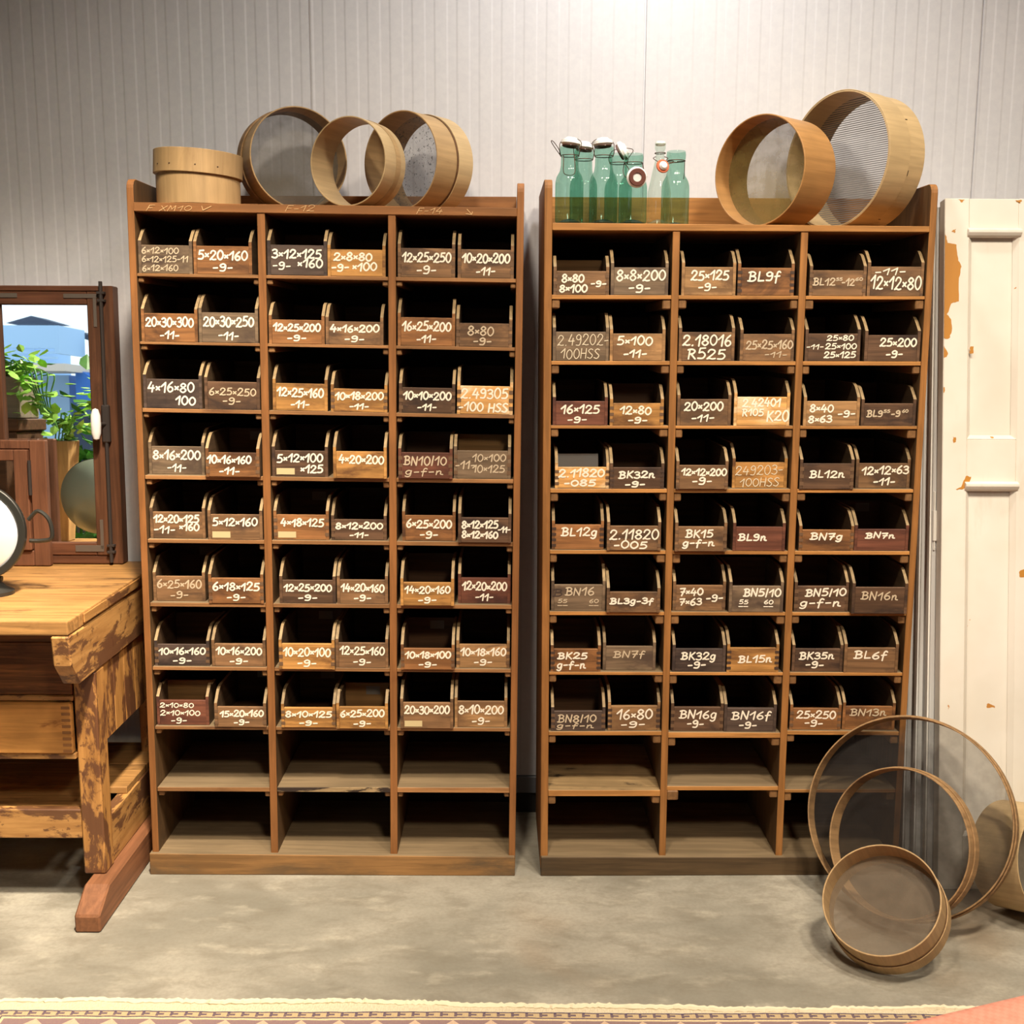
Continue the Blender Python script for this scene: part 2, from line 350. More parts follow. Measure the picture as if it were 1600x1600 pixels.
upsR = [((851, 278.7, 844.6, 1328), (863.4, 278.7, 856, 1328)), ((1051.6, 360.5, 1030, 1328), (1063, 360.5, 1040, 1328)),
        ((1252.3, 362, 1212.4, 1328), (1263.6, 362, 1222.5, 1328)), ((1456.5, 286, 1394.5, 1328), (1467, 286, 1405, 1328))]
rowsR = [(460.6, 467.4, 462.9, 468), (564, 570, 565, 571.5), (665, 669.8, 666, 671), (764, 770.4, 765, 770.4), (860, 866, 862, 867.7), (956, 961.8, 958, 963), (1050.4, 1055, 1051.9, 1057),
         [(1144, 1150, 1143.5, 1149.8), (1145.3, 1153.6, 1145.9, 1153.8), (1142.6, 1148.6, 1144, 1150)], [(1235.7, 1244.9, 1235.7, 1245), (1229.6, 1235.8, 1229.6, 1236), (1234.4, 1239.4, 1234, 1239.5)]]
matsR = {'v': M['gold_v'], 'h': M['gold_h'], 'e': M['shelf_edge_r'], 'p': M['plinth_r']}
CR = cabinet('storage_cabinet', 'golden-brown open pigeonhole cabinet beside the white door, with green bottles on top', PRt, upsR, ((863.7, 348, 359.8), (1452.6, 353.7, 363)), rowsR, ((845, 1337, 1366), (1407, 1337, 1366)), matsR, (0.0225, 0.026, 0.004), True, {(8, 0)})

# ---------------------------------------------------------------- brush lettering
def smooth(pts, closed=False, k=5):
    n = len(pts); out = []
    for i in range(n if closed else n - 1):
        g = (lambda j: pts[j % n]) if closed else (lambda j: pts[max(0, min(n - 1, j))])
        p0, p1, p2, p3 = g(i - 1), g(i), g(i + 1), g(i + 2)
        for s in range(k):
            t = s / k
            out.append(tuple(0.5 * (2 * p1[a] + (p2[a] - p0[a]) * t + (2 * p0[a] - 5 * p1[a] + 4 * p2[a] - p3[a]) * t * t + (3 * p1[a] - p0[a] - 3 * p2[a] + p3[a]) * t ** 3) for a in (0, 1)))
    out.append(pts[0] if closed else pts[-1]); return out
S = smooth
G = {
 '0': (.56, [S([(.28, 1), (.05, .72), (.05, .28), (.28, 0), (.52, .28), (.52, .72)], True)]),
 '1': (.40, [[(0, .58), (.36, 1)], [(.36, 1), (.30, 0)]]),
 '2': (.58, [S([(.05, .72), (.14, .94), (.32, 1), (.50, .86), (.46, .62), (.02, .03)]), S([(.02, .03), (.18, .08), (.36, .02), (.58, .06)])]),
 '3': (.52, [S([(.04, .88), (.22, 1), (.44, .88), (.40, .64), (.18, .54)]), S([(.18, .54), (.46, .46), (.50, .20), (.30, 0), (.02, .10)])]),
 '4': (.58, [[(.28, 1), (.02, .36)], [(.02, .36), (.56, .40)], [(.44, .66), (.38, 0)]]),
 '5': (.54, [[(.50, 1), (.14, .97)], [(.14, .97), (.09, .56)], S([(.09, .56), (.34, .62), (.52, .36), (.38, .06), (.04, .05)])]),
 '6': (.52, [S([(.42, 1), (.14, .68), (.03, .30), (.22, 0), (.47, .16), (.43, .42), (.22, .50), (.06, .32)])]),
 '7': (.52, [[(.02, .95), (.50, 1)], [(.50, 1), (.20, 0)], [(.12, .50), (.48, .52)]]),
 '8': (.54, [S([(.28, .54), (.06, .76), (.26, 1), (.48, .80), (.28, .54), (.02, .26), (.27, 0), (.52, .26)], True)]),
 '9': (.52, [S([(.46, .84), (.27, 1), (.05, .80), (.14, .55), (.36, .55), (.47, .80)]), S([(.47, .84), (.48, .40), (.36, .04), (.06, .04)])]),
 'x': (.36, [[(.04, .26), (.32, .58)], [(.04, .58), (.32, .26)]]),
 'X': (.50, [[(0, .05), (.48, .95)], [(.03, .95), (.46, .05)]]),
 '-': (.40, [[(.04, .43), (.36, .47)]]), '_': (.5, [[(0, 0), (.5, .03)]]), '.': (.2, [[(.08, .02), (.12, .05)]]), ' ': (.28, []),
 '/': (.24, [[(.18, 1.02), (.06, -.06)]]),
 'B': (.56, [[(.12, 1), (.09, 0)], S([(-.02, .92), (.26, 1), (.48, .82), (.36, .58), (.12, .52)]), S([(.12, .52), (.46, .46), (.52, .20), (.32, .01), (-.04, .03)])]),
 'L': (.48, [[(.10, 1), (.06, .03)], [(.06, .03), (.46, .06)]]), 'K': (.56, [[(.10, 1), (.06, 0)], [(.52, 1), (.09, .45)], [(.18, .52), (.54, 0)]]),
 'N': (.58, [[(.02, 0), (.07, 1)], [(.07, 1), (.48, 0)], [(.48, 0), (.55, 1)]]), 'H': (.54, [[(.06, 1), (.02, 0)], [(.52, 1), (.48, 0)], [(.04, .5), (.50, .52)]]),
 'R': (.56, [[(.12, 1), (.08, 0)], S([(.0, .94), (.28, 1), (.48, .82), (.36, .56), (.12, .50)]), [(.22, .52), (.54, 0)]]),
 'S': (.50, [S([(.48, .90), (.28, 1), (.07, .80), (.24, .56), (.46, .30), (.28, 0), (.0, .10)])]),
 'f': (.42, [S([(.42, .90), (.30, 1), (.19, .80), (.15, .2), (.13, -.22)]), [(.02, .46), (.38, .52)]]),
 'g': (.48, [S([(.40, .62), (.22, .70), (.04, .42), (.14, .08), (.34, .16), (.42, .58)]), S([(.43, .66), (.38, -.10), (.20, -.32), (.02, -.22)])]),
 'n': (.54, [[(.07, .62), (.05, 0)], S([(.06, .32), (.22, .64), (.36, .52), (.35, .12), (.52, .03)])]),
 'F': (.5, [[(.1, 1), (.02, 0)], [(.1, 1), (.5, 1)], [(.06, .5), (.4, .52)]]), 'V': (.5, [[(0, 1), (.25, 0)], [(.25, 0), (.52, 1)]]), 'M': (.6, [[(0, 0), (.1, 1)], [(.1, 1), (.3, .3)], [(.3, .3), (.5, 1)], [(.5, 1), (.55, 0)]]),
 '>': (.5, [[(0, 1), (.5, 0)], [(.5, 0), (.1, .1)], [(.5, 0), (.45, .5)]]),
}
STK = [0]
def stroke(mb, pts, r, y):                        # flat brush stroke with round ends, lying on a front facing -Y
    STK[0] = (STK[0] + 1) % 24; y = y - 0.00003 * STK[0]
    P = [Vector((p[0], 0, p[1])) for p in pts]; n = len(P); L = []
    for i in range(n):
        a = P[max(0, i - 1)]; b = P[min(n - 1, i + 1)]; t = (b - a)
        if t.length < 1e-6: t = Vector((1, 0, 0))
        t.normalize(); L.append(Vector((-t.z, 0, t.x)))
    vs = []
    for p, q in zip(P, L): vs += [(p.x + q.x * r, y, p.z + q.z * r), (p.x - q.x * r, y, p.z - q.z * r)]
    mb.add(vs, [(2 * i, 2 * i + 1, 2 * i + 3, 2 * i + 2) for i in range(n - 1)])
    for i_, p in enumerate((P[0], P[-1])):
        y -= 0.00001
        mb.add([(p.x + math.cos(2 * PI * k / 8) * r, y, p.z + math.sin(2 * PI * k / 8) * r) for k in range(8)], [list(range(8))])
def lettering(mb, text, x0, x1, z0, z1, r, y, slant=0.06):
    z1 -= 0.07 * (z1 - z0)
    w = 0; items = []
    for ch in text:
        gw, st = G[ch]; items.append((w, st, ch)); w += gw + 0.13
    w = max(w - 0.13, 0.05); sx = (x1 - x0 - 2 * r) / w; sz = (z1 - z0 - 2 * r)
    dr = random.uniform(-.02, .03)
    for ox, st, ch in items:
        jy = random.uniform(-.05, .05); js = random.uniform(.93, 1.06)
        for pl in st:
            q = []
            for (a, b) in pl:
                bb = b * js + jy + dr * ox
                q.append((x0 + r + (ox + a + slant * (bb - .5)) * sx, z0 + r + bb * sz))
            stroke(mb, q, r * random.uniform(.92, 1.06), y)

# ---------------------------------------------------------------- bins
def T2(a, b): return [(a, .07, .94, .50, .90), (b, .32, .68, .09, .42)]
def T1(a): return [(a, .12, .9, .52, .88)]
def T3(a, b, c): return [(a, .06, .76, .69, .95), (b, .06, .93, .38, .64), (c, .06, .74, .06, .32)]
def TG(a): return [(a, .12, .84, .5, .9), ('g-f-n', .14, .82, .12, .5)]
BL = [ # cabinet beside the workbench: (row, column, x0, x1, front top, front bottom, tone, text, options)
 (0,0,213.8,301,383,424,'grey',T3('6x12x100','6x12x125-11','6x12x160'),'f'), (0,0,303,394,384.5,427.5,'warm',T2('5x20x160','-9-'),'j'),
 (0,1,414.8,511,383,429,'slate',[('3x12x125',.07,.92,.55,.92),('-9-',.08,.40,.18,.48),('x160',.50,.94,.24,.60)],'b.22'), (0,1,512,602.4,390,429.6,'ochre',[('2x8x80',.10,.78,.56,.94),('-9-',.06,.38,.16,.50),('x100',.42,.86,.18,.56)],''),
 (0,2,621.5,711,388,432.3,'mid',T2('12x25x250','-9-'),'J'), (0,2,715,802.6,390,434,'mid',T2('10x20x200','-11-'),'J'),
 (1,0,217.8,309.4,489.7,531.8,'warm',T2('20x30x300','-11-'),''), (1,0,311.2,404.3,488.5,533.5,'grey',T2('20x30x250','-11-'),''),
 (1,1,418.5,507.4,499.8,537,'warm',T2('12x25x200','-9-'),''), (1,1,509,599,502.5,538.5,'mid',T2('4x16x200','-9-'),''),
 (1,2,621,711,496.2,540.3,'warm',T2('16x25x200','-11-'),''), (1,2,712.5,800,505.2,540.8,'mid',[('8x80',.2,.68,.45,.92),('-9-',.3,.64,.06,.42)],'fJ'),
 (2,0,222.8,316,592.5,635,'slate',[('4x16x80',.07,.88,.52,.92),('100',.54,.90,.12,.48)],''), (2,0,320,408.4,596.6,637.5,'dark',[('6x25x250',.08,.94,.50,.82),('-9-',.32,.66,.18,.48)],'f'),
 (2,1,426.4,512,599.3,639.8,'ochre',T2('12x25x160','-11-'),''), (2,1,517,605.8,607.8,643,'ochre',T2('10x18x200','-11-'),'J'),
 (2,2,623.3,711,606,645.4,'dark',T2('10x10x200','-11-'),'J'), (2,2,714,801,603.3,646,'bright',[('2.49305',.06,.92,.52,.95),('-100 HSS',.02,.92,.08,.46)],'J'),
 (3,0,231,320.4,697.6,740.4,'grey',T2('8x16x200','-11-'),''), (3,0,322,411.5,707.3,745.5,'warm',[('10x16x160',.02,.86,.52,.92),('-11-',.24,.64,.08,.44)],'Jb.25p'),
 (3,1,425,512.7,704.4,744.9,'dark',[('5x12x100',.08,.92,.52,.92),('x125',.50,.92,.12,.50)],'L'), (3,1,520.8,608.3,705.5,747.8,'ochre',[('4x20x200',.10,.96,.54,.92)],''),
 (3,2,622.5,707,707.3,748.2,'red',[('BN10/10',.10,.90,.50,.90),('g-f-n',.12,.84,.12,.42)],'fJb.18'), (3,2,709,798,704.4,748.2,'grey',[('-11-',.02,.38,.32,.66),('10x100',.32,.92,.60,.92),('10x125',.32,.90,.20,.52)],'fJb.12'),
 (4,0,232.6,321.5,800,841.6,'mid',[('12x20x125',.06,.90,.58,.94),('-11-',.06,.46,.18,.52),('x160',.52,.90,.28,.62)],''), (4,0,325.5,413.7,804,843.8,'mid',[('5x12x160',.08,.92,.52,.90)],'L'),
 (4,1,426,514.3,804.5,843.8,'warm',[('4x18x125',.12,.92,.52,.90)],'JLb.22p'), (4,1,517.9,604.5,811.9,844.3,'dark',T2('8x12x200','-11-'),'J'),
 (4,2,628.6,711.8,805.6,845.6,'warm',T2('6x25x200','-9-'),''), (4,2,715.8,801.8,809,848.3,'dark',[('8x12x125',.06,.76,.54,.92),('8x12x160',.06,.76,.16,.52),('-11-',.74,.99,.40,.70)],''),
 (5,0,235.3,321.5,900.5,939.5,'mid',T2('6x25x160','-9-'),'fb.25p'), (5,0,326.7,413.7,903.5,943.3,'warm',T2('6x18x125','-9-'),'J'),
 (5,1,437.3,525,906.8,943.3,'dark',T2('12x25x200','-9-'),''), (5,1,526.9,608,906.2,944,'mid',T2('14x20x160','-9-'),''),
 (5,2,625.9,709.6,910.2,946.9,'ochre',T2('14x20x160','-9-'),'b.18'), (5,2,715.8,798,903,943.3,'red',T2('12x20x200','-11-'),''),
 (6,0,240,328,1007,1040.7,'slate',T2('10x16x160','-9-'),'Jb.2'), (6,0,331.6,417,1006.2,1042,'mid',T2('10x16x200','-9-'),''),
 (6,1,436.5,523.3,1006,1046.5,'ochre',T2('10x20x100','-9-'),'Jb.25p'), (6,1,525,609,1004.7,1044,'mid',T2('12x25x160','-9-'),''),
 (6,2,626.4,710.3,1013.4,1047,'warm',T2('10x18x100','-9-'),'Jb.18p'), (6,2,713,798,1007,1044,'tan',T2('10x18x160','-9-'),'J'),
 (7,0,243,327.3,1094.4,1133.5,'red',[('2x10x80',.06,.72,.70,.94),('2x10x100',.06,.84,.38,.64),('-9-',.26,.58,.06,.34)],'b.095'), (7,0,335.9,420.4,1104.8,1136.8,'mid',[('15x20x160',.10,.96,.48,.88),('-9-',.36,.68,.08,.42)],'Jb.26p'),
 (7,1,440,524.8,1106,1137.5,'ochre',T2('8x10x125','-9-'),'Jb.26p'), (7,1,526,608.5,1104.8,1139.5,'ochre',T2('6x25x200','-9-'),'b.14p'),
 (7,2,625.8,708.3,1098,1139,'mid',[('20x30x200',.07,.94,.54,.92)],'L'), (7,2,710.3,792.5,1096,1137,'tan',T2('8x10x200','-9-'),''),
]
BR = [
 (0,0,864.6,951.5,423.5,458.4,'mid',[('8x80',.14,.56,.50,.92),('8x100',.10,.62,.08,.48),('-9-',.66,.96,.32,.66)],'Jb.14'), (0,0,954,1043.7,417.9,459.5,'grey',[('8x8x200',.09,.96,.48,.94),('-9-',.30,.70,.08,.46)],''),
 (0,1,1064.5,1149,417.2,459.5,'tan',[('25x125',.16,.88,.50,.92),('-9-',.30,.66,.14,.48)],''), (0,1,1152,1240,418.5,460,'warm',[('BL9f',.18,.76,.50,.92)],'D'),
 (0,2,1264,1352.5,422.4,460.6,'mid',[('BL12',.06,.46,.38,.72),('55',.46,.58,.58,.74),('-12',.56,.80,.38,.72),('60',.80,.94,.58,.74)],'Jf'), (0,2,1354,1443,416.7,461.3,'mid',[('-11-',.12,.68,.70,.98),('12x12x80',.05,.97,.22,.74)],''),
 (1,0,863.5,951,518.4,562.5,'grey',[('2.49202-',.08,1.0,.52,.95),('100HSS',.14,.84,.06,.46)],'k'), (1,0,952.5,1039,521.3,561.8,'tan',[('5x100',.12,.78,.55,.95),('-11-',.24,.68,.10,.46)],''),
 (1,1,1060,1147,519,564,'mid',[('2.18016',.06,.95,.50,.95),('R525',.15,.85,.04,.48)],''), (1,1,1155.6,1240,522,563.6,'mid',[('25x25x160',.10,.98,.42,.80),('-11-',.45,.88,.12,.38)],'f'),
 (1,2,1257,1343,521.3,564,'dark',[('25x80',.38,.88,.72,.97),('25x100',.36,.94,.42,.68),('25x125',.34,.93,.10,.38),('-11-',.02,.34,.42,.64)],''), (1,2,1350,1439,523.6,563.6,'dark',[('25x200',.26,.94,.54,.92),('-9-',.38,.70,.12,.46)],''),
 (2,0,863.5,949.2,627,664.2,'red',[('16x125',.14,.86,.46,.90),('-9-',.26,.63,.08,.40)],''), (2,0,952.6,1036.5,630,664.2,'ochre',[('12x80',.18,.78,.48,.92),('-9-',.33,.71,.08,.42)],'Jb.16'),
 (2,1,1057,1141.6,623.7,664,'mid',[('20x200',.12,.86,.54,.94),('-11-',.26,.70,.12,.46)],''), (2,1,1146,1233,620.3,663.8,'bright',[('2.42401',.14,.84,.62,.98),('R105',.14,.54,.32,.62),('K20',.58,1.0,.14,.58)],''),
 (2,2,1254.6,1342.3,627,664,'tan',[('8x40',.10,.54,.54,.92),('8x63',.08,.52,.10,.46),('-9-',.60,.93,.34,.68)],''), (2,2,1344.6,1430,630.5,664,'dark',[('BL9',.10,.40,.38,.74),('55',.40,.53,.58,.76),('-9',.54,.72,.38,.74),('60',.74,.86,.58,.76)],'f'),
 (3,0,867,951.7,730,763,'bright',[('2.11820',.06,.92,.50,.98),('-085',.16,.76,.06,.44)],'JC'), (3,0,952.7,1037.3,730.5,764,'dark',[('BK32n',.16,.84,.46,.86),('-9-',.27,.66,.04,.40)],'Db.2'),
 (3,1,1054,1137,727,764.8,'mid',[('12x12x200',.09,.98,.56,.92),('-9-',.30,.70,.18,.54)],'J'), (3,1,1143.4,1229,722.5,762.7,'ochre',[('249203-',.05,.92,.48,.90),('100HSS',.14,.86,.04,.42)],'k'),
 (3,2,1247.5,1333,724.4,764.8,'dark',[('BL12n',.18,.84,.42,.76)],'J'), (3,2,1336,1421,724,763,'mid',[('12x12x63',.10,.98,.52,.92),('-11-',.32,.74,.10,.46)],''),
 (4,0,862,943,819.9,859,'warm',[('BL12g',.18,.88,.52,.92)],'D'), (4,0,948,1032,822,860.7,'mid',[('2.11820',.04,.97,.42,.90),('-005',.12,.76,.06,.44)],'J'),
 (4,1,1051.5,1135,823,862,'mid',[('BK15',.20,.74,.54,.92),('g-f-n',.14,.78,.18,.54)],'J'), (4,1,1144.4,1226,823.4,861,'red',[('BL9n',.10,.66,.40,.76)],''),
 (4,2,1247.5,1333,828,861,'warm',[('BN7g',.20,.80,.50,.90)],'J'), (4,2,1334,1418.8,827,861,'red',[('BN7n',.20,.76,.56,.90)],'b.24p'),
 (5,0,861,945.5,913.7,955,'grey',[('BN16',.26,.80,.58,.94),('55',.12,.30,.30,.48),('__',.12,.31,.19,.24),('60',.70,.88,.30,.48),('__',.70,.88,.19,.24)],'Gfb.22'), (5,0,947.6,1031,925,957.5,'mid',[('BL3g-3f',.06,.88,.38,.74)],'J'),
 (5,1,1050.5,1133,914.7,955,'mid',[('7x40',.12,.58,.58,.94),('7x63',.12,.56,.20,.54),('-9-',.62,.96,.34,.70)],'Jb.2'), (5,1,1138.3,1223,915.8,957,'grey',[('BN5/10',.26,.96,.58,.94),('55',.18,.36,.30,.50),('__',.18,.36,.20,.25),('60',.64,.82,.30,.50),('__',.64,.82,.20,.25)],'b.2'),
 (5,2,1240,1324.5,915.8,956,'dark',[('BN5/10',.20,.96,.58,.94),('g-f-n',.10,.88,.18,.54)],'Jb.2'), (5,2,1330,1416.7,917.8,959.5,'dark',[('BN16n',.16,.84,.52,.88)],'f'),
 (6,0,859.5,938.2,1014.3,1050,'warm',[('BK25',.14,.74,.54,.90),('g-f-n',.12,.72,.12,.52)],'Db.18'), (6,0,941.6,1023.8,1010,1048,'grey',[('BN7f',.20,.80,.52,.86)],'fb.2'),
 (6,1,1050,1133,1013.8,1050,'slate',[('BK32g',.16,.82,.50,.90),('-9-',.28,.64,.12,.48)],''), (6,1,1135,1216,1012.5,1051,'ochre',[('BL15n',.22,.88,.38,.74)],'D'),
 (6,2,1236.5,1315.9,1013.8,1050,'dark',[('BK35n',.14,.84,.52,.90),('-9-',.26,.64,.14,.50)],''), (6,2,1317.7,1402,1012.5,1051.5,'mid',[('BL6f',.18,.80,.54,.92)],''),
 (7,0,861,945.5,1111,1142.5,'slate',[('BN8/10',.12,.84,.40,.86),('g-f-n',.10,.80,.12,.42)],'fJb.16'), (7,0,949.5,1032,1103,1142,'tan',[('16x80',.16,.86,.44,.92),('-9-',.24,.72,.10,.42)],'D'),
 (7,1,1047.5,1129.3,1105,1143,'dark',[('BN16g',.16,.88,.50,.92),('-9-',.30,.64,.14,.50)],'J'), (7,1,1130.5,1212,1106.5,1143.8,'slate',[('BN16f',.14,.90,.50,.92),('-9-',.28,.64,.12,.46)],''),
 (7,2,1233,1313,1107,1141,'warm',[('25x250',.12,.90,.52,.96),('-9-',.28,.66,.14,.52)],'J'), (7,2,1315,1397,1104,1141,'warm',[('BN13n',.14,.84,.58,.94)],'f'),
]
COLS = {0: ('workbench-side', 'middle', 'gap-side'), 1: ('bottle-side', 'middle', 'door-side')}
CNAME = ('reddish cabinet', 'golden cabinet')
def make_bin(cab, which, row, colm, x0, x1, yt, yb, tone, text, opt):
    pl = cab.pl; a, b = cab.shelf[(row, colm)]
    xm = pl.at((x0 + x1) / 2, yb).x; t = (xm - a.x) / (b.x - a.x); z = lerp(a.z, b.z, t) + 0.0004
    n = Vector((-math.sin(pl.yaw), math.cos(pl.yaw), 0))
    # set-back of the front from the shelf edge
    if row < 3: off = 0.006 + random.uniform(-.002, .004)
    else:
        q = pl.at((x0 + x1) / 2, yb); dz = q.z - z
        off = max(-0.016, min(0.03, 0.004 + dz * (DIST / max(EYE - z, .3))))
    P0, P1 = pl.at(x0, yb, off), pl.at(x1, yb, off)
    for P, lim, sg in ((P0, a.x + 0.0042, 1), (P1, b.x - 0.0042, -1)):
        if (P.x - lim) * sg < 0: P.x = lim
    top = pl.at((x0 + x1) / 2, yt, off)
    w = (P1 - P0).length; hf = top.z - z; mid = (P0 + P1) / 2
    roll = -math.atan2(b.z - a.z, b.x - a.x)
    words = ' '.join(s for s, *_ in text if s != '__').replace('x', '×')
    lab = '%s wooden bin painted %s, %s column, %s' % (TWORD[tone], words, COLS[which][colm], CNAME[which])
    if len(lab) > 88: lab = 'greyish wooden bin with three faded number lines, topmost at the workbench-side column'
    root = thing('storage_bin', lab, 'storage bin', (mid.x, mid.y, z), (0, roll, pl.yaw), 'number-painted wooden bins')
    ts = 0.0085; tf = 0.010
    d = 0.33 - max(0, off)
    back_lit = 'b.' in opt
    if back_lit:
        i = opt.index('b.'); k = i + 2
        while k < len(opt) and opt[k].isdigit(): k += 1
        d = float('0' + opt[i + 1:k])
    hs = hf + (0.052 if d > .15 else 0.038) + random.uniform(-.004, .004)
    hs = min(hs, 0.152)
    X = w / 2
    front = MB().box((-X + ts, 0, 0.0), (X - ts, tf, hf)).build('front_panel', M['bin_' + tone], root, bevel=0.0012)
    joint = 'D' in opt or 'J' in opt; nf = 4 if 'D' in opt else 3
    for s in (-1, 1):
        mb = MB(); xa = s * X; xb = s * (X - ts)
        prof = [(0.0003, 0), (0.0003, hf + 0.012), (.010, hf + .022), (.022, hf + .034), (.034, hf + .044), (.046, hs - .002), (.056, hs), (d, hs), (d, 0)]
        mb.prism([(xa, y, zz) for y, zz in prof], (xb - xa, 0, 0))
        if joint:
            st = hf / (2 * nf + 1)
            for k in range(nf):
                zz = st * (2 * k + 1); x2 = s * (X - ts - (0.004 if 'D' in opt else 0.003))
                mb.box((min(xa, x2), -0.0004, zz), (max(xa, x2), 0.006, zz + st), 1)
        # the front end of the side shows in the tone of the front
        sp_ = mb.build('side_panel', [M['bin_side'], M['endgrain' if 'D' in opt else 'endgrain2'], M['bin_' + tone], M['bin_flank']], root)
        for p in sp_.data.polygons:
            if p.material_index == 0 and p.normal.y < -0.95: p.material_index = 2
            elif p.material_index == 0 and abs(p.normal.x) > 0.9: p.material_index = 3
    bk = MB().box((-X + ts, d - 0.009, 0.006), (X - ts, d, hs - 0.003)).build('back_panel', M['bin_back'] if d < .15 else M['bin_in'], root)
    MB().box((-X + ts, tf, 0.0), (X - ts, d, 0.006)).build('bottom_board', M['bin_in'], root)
    if 'p' in opt:
        MB().box((-0.005, d - 0.0096, hs - 0.038), (0.038, d - 0.0091, hs - 0.012)).build('paper_label', M['paper_g'], bk)
    if 'L' in opt:
        MB().box((-X + ts + 0.004, -0.0005, 0.006), (-X + ts + 0.056, -0.0001, 0.024)).build('paper_label', M['paper'], front)
    pm = M['paint_f'] if 'f' in opt else M['paint_k'] if 'k' in opt else M['paint']
    mb = MB(); r0 = 0.0023 if 'k' not in opt else 0.0013
    if 'f' in opt: r0 *= 0.85
    for s, u0, u1, v0, v1 in text:
        lettering(mb, s, -X + u0 * w, -X + u1 * w, v0 * hf, v1 * hf, r0 * max(.62, min(1.0, (v1 - v0) / .36)), -0.0007)
    mb.build('painted_lettering', pm, front)
    if 'G' in opt:
        g = MB(); lettering(g, 'B', -X + .04 * w, -X + .22 * w, .56 * hf, .9 * hf, .0016, -0.0006); g.build('old_lettering', M['ghost'], front)
    if 'C' in opt:
        cdb = MB(); cdb.box((-X + ts + .002, 0.10, 0.0075), (X - ts - .006, 0.102, hf + 0.022))
        o = MB(); q = [(-X + .012, .09, .0068), (X - .022, .09, .0068), (X - .022, .125, hf + .026), (-X + .012, .125, hf + .026)]
        o.prism(q, (0, .002, 0)); ob = o.build('card_sheet', M['card'], at=(0, 0, 0)); ob.matrix_world = Matrix.Translation((mid.x, mid.y, z)) @ Matrix.Rotation(pl.yaw, 4, 'Z')
        tag(ob, 'blank pale grey card standing inside the bin painted 2.11820 -085', 'card')
    return root
for r in BL: make_bin(CL, 0, *r)
for r in BR: make_bin(CR, 1, *r)

# pencil scrawls on the top board of the workbench-side cabinet
def scrawl(px0, px1, py0, py1, text, r=0.0008):
    a, b = PL.at(px0, py1), PL.at(px1, py0); mb = MB()
    lettering(mb, text, a.x, b.x, a.z, b.z, r, -0.0022 + 0.0, 0.2)
    return mb.build('pencil_note', M['pencil'], CL.top_board, at=CL.root.location)
scrawl(230, 300, 320.5, 330, 'F XM10'); scrawl(313, 328, 320.5, 329, 'V', .0011); scrawl(447, 492, 320, 331, 'F-12'); scrawl(652, 692, 324, 334.5, 'F-14', .001); scrawl(727, 740, 326, 336, '>', .0011)

# ---------------------------------------------------------------- sieves
M['hoop'] = wood('bentwood_hoop', (178, 146, 102), 'z', 0.10, (132, 102, 66), (0.58, 0.8), 6, 0.5)
M['hoop_o'] = wood('orange_bentwood_hoop', (172, 127, 76), 'z', 0.10, (134, 92, 52), (0.58, 0.8), 6, 0.5)
M['hoop_g'] = wood('weathered_hoop', (158, 124, 84), 'z', 0.16, (98, 72, 50), (0.52, 0.72), 8, 0.65)
M['hoop_p'] = wood('pale_bentwood_hoop', (194, 166, 122), 'z', 0.08, (178, 138, 88), (0.6, 0.8), 5, 0.5)
M['hoop_dark'] = wood('dark_hoop_edge', (96, 66, 40), 'z', 0.15)
M['stitch'] = plain('dark_stitching', (58, 42, 30), 0.8)
def screen(name, c, cover, scale=700, lines=False, blot=None):
    m = N(name); tc = m.n('ShaderNodeTexCoord'); sx = m.n('ShaderNodeSeparateXYZ'); m.l(tc.outputs['UV'], sx.inputs[0])
    tr = m.n('ShaderNodeBsdfTransparent'); mx = m.n('ShaderNodeMixShader'); out = m.t.nodes['Material Output']
    m.b.inputs['Base Color'].default_value = lin(c); m.b.inputs['Roughness'].default_value = 0.6; m.b.inputs['Metallic'].default_value = 0.15
    if lines:
        fr = m.val('FRACT', m.val('MULTIPLY', sx.outputs[1], scale)); fac = m.ramp(m.val('ABSOLUTE', m.val('SUBTRACT', fr, 0.5)), 0.12, 0.3, min(1, cover * 1.7), cover * 0.35)
    else:
        nz = m.noise(m.coords((1, 1, 1), True), 26, 3, 0.6); fac = m.ramp(nz, 0.3, 0.7, cover * 0.9, min(1, cover * 1.1))
        if blot: fac = m.val('MAXIMUM', fac, m.ramp(m.noise(m.coords((1, 1, 1), True), blot, 4, 0.7), 0.56, 0.62, 0, 0.85))
    m.l(fac, mx.inputs[0]); m.l(tr.outputs[0], mx.inputs[1]); m.l(m.b.outputs[0], mx.inputs[2]); m.l(mx.outputs[0], out.inputs['Surface']); return m.mat
M['mesh_grey'] = screen('grey_wire_mesh', (106, 100, 88), 0.60); M['mesh_brass'] = screen('brass_wire_mesh', (128, 112, 62), 0.66)
M['mesh_blot'] = screen('clogged_wire_mesh', (92, 96, 98), 0.40, blot=130); M['mesh_dark'] = screen('dark_fine_mesh', (38, 31, 26), 0.48)
M['mesh_dust'] = screen('dusty_fine_mesh', (112, 95, 74), 0.56); M['mesh_line'] = screen('coarse_wire_mesh', (112, 110, 108), 0.52, 62, True)
def axis(yaw, tilt): return Vector((math.sin(yaw) * math.cos(tilt), math.cos(yaw) * math.cos(tilt), -math.sin(tilt)))
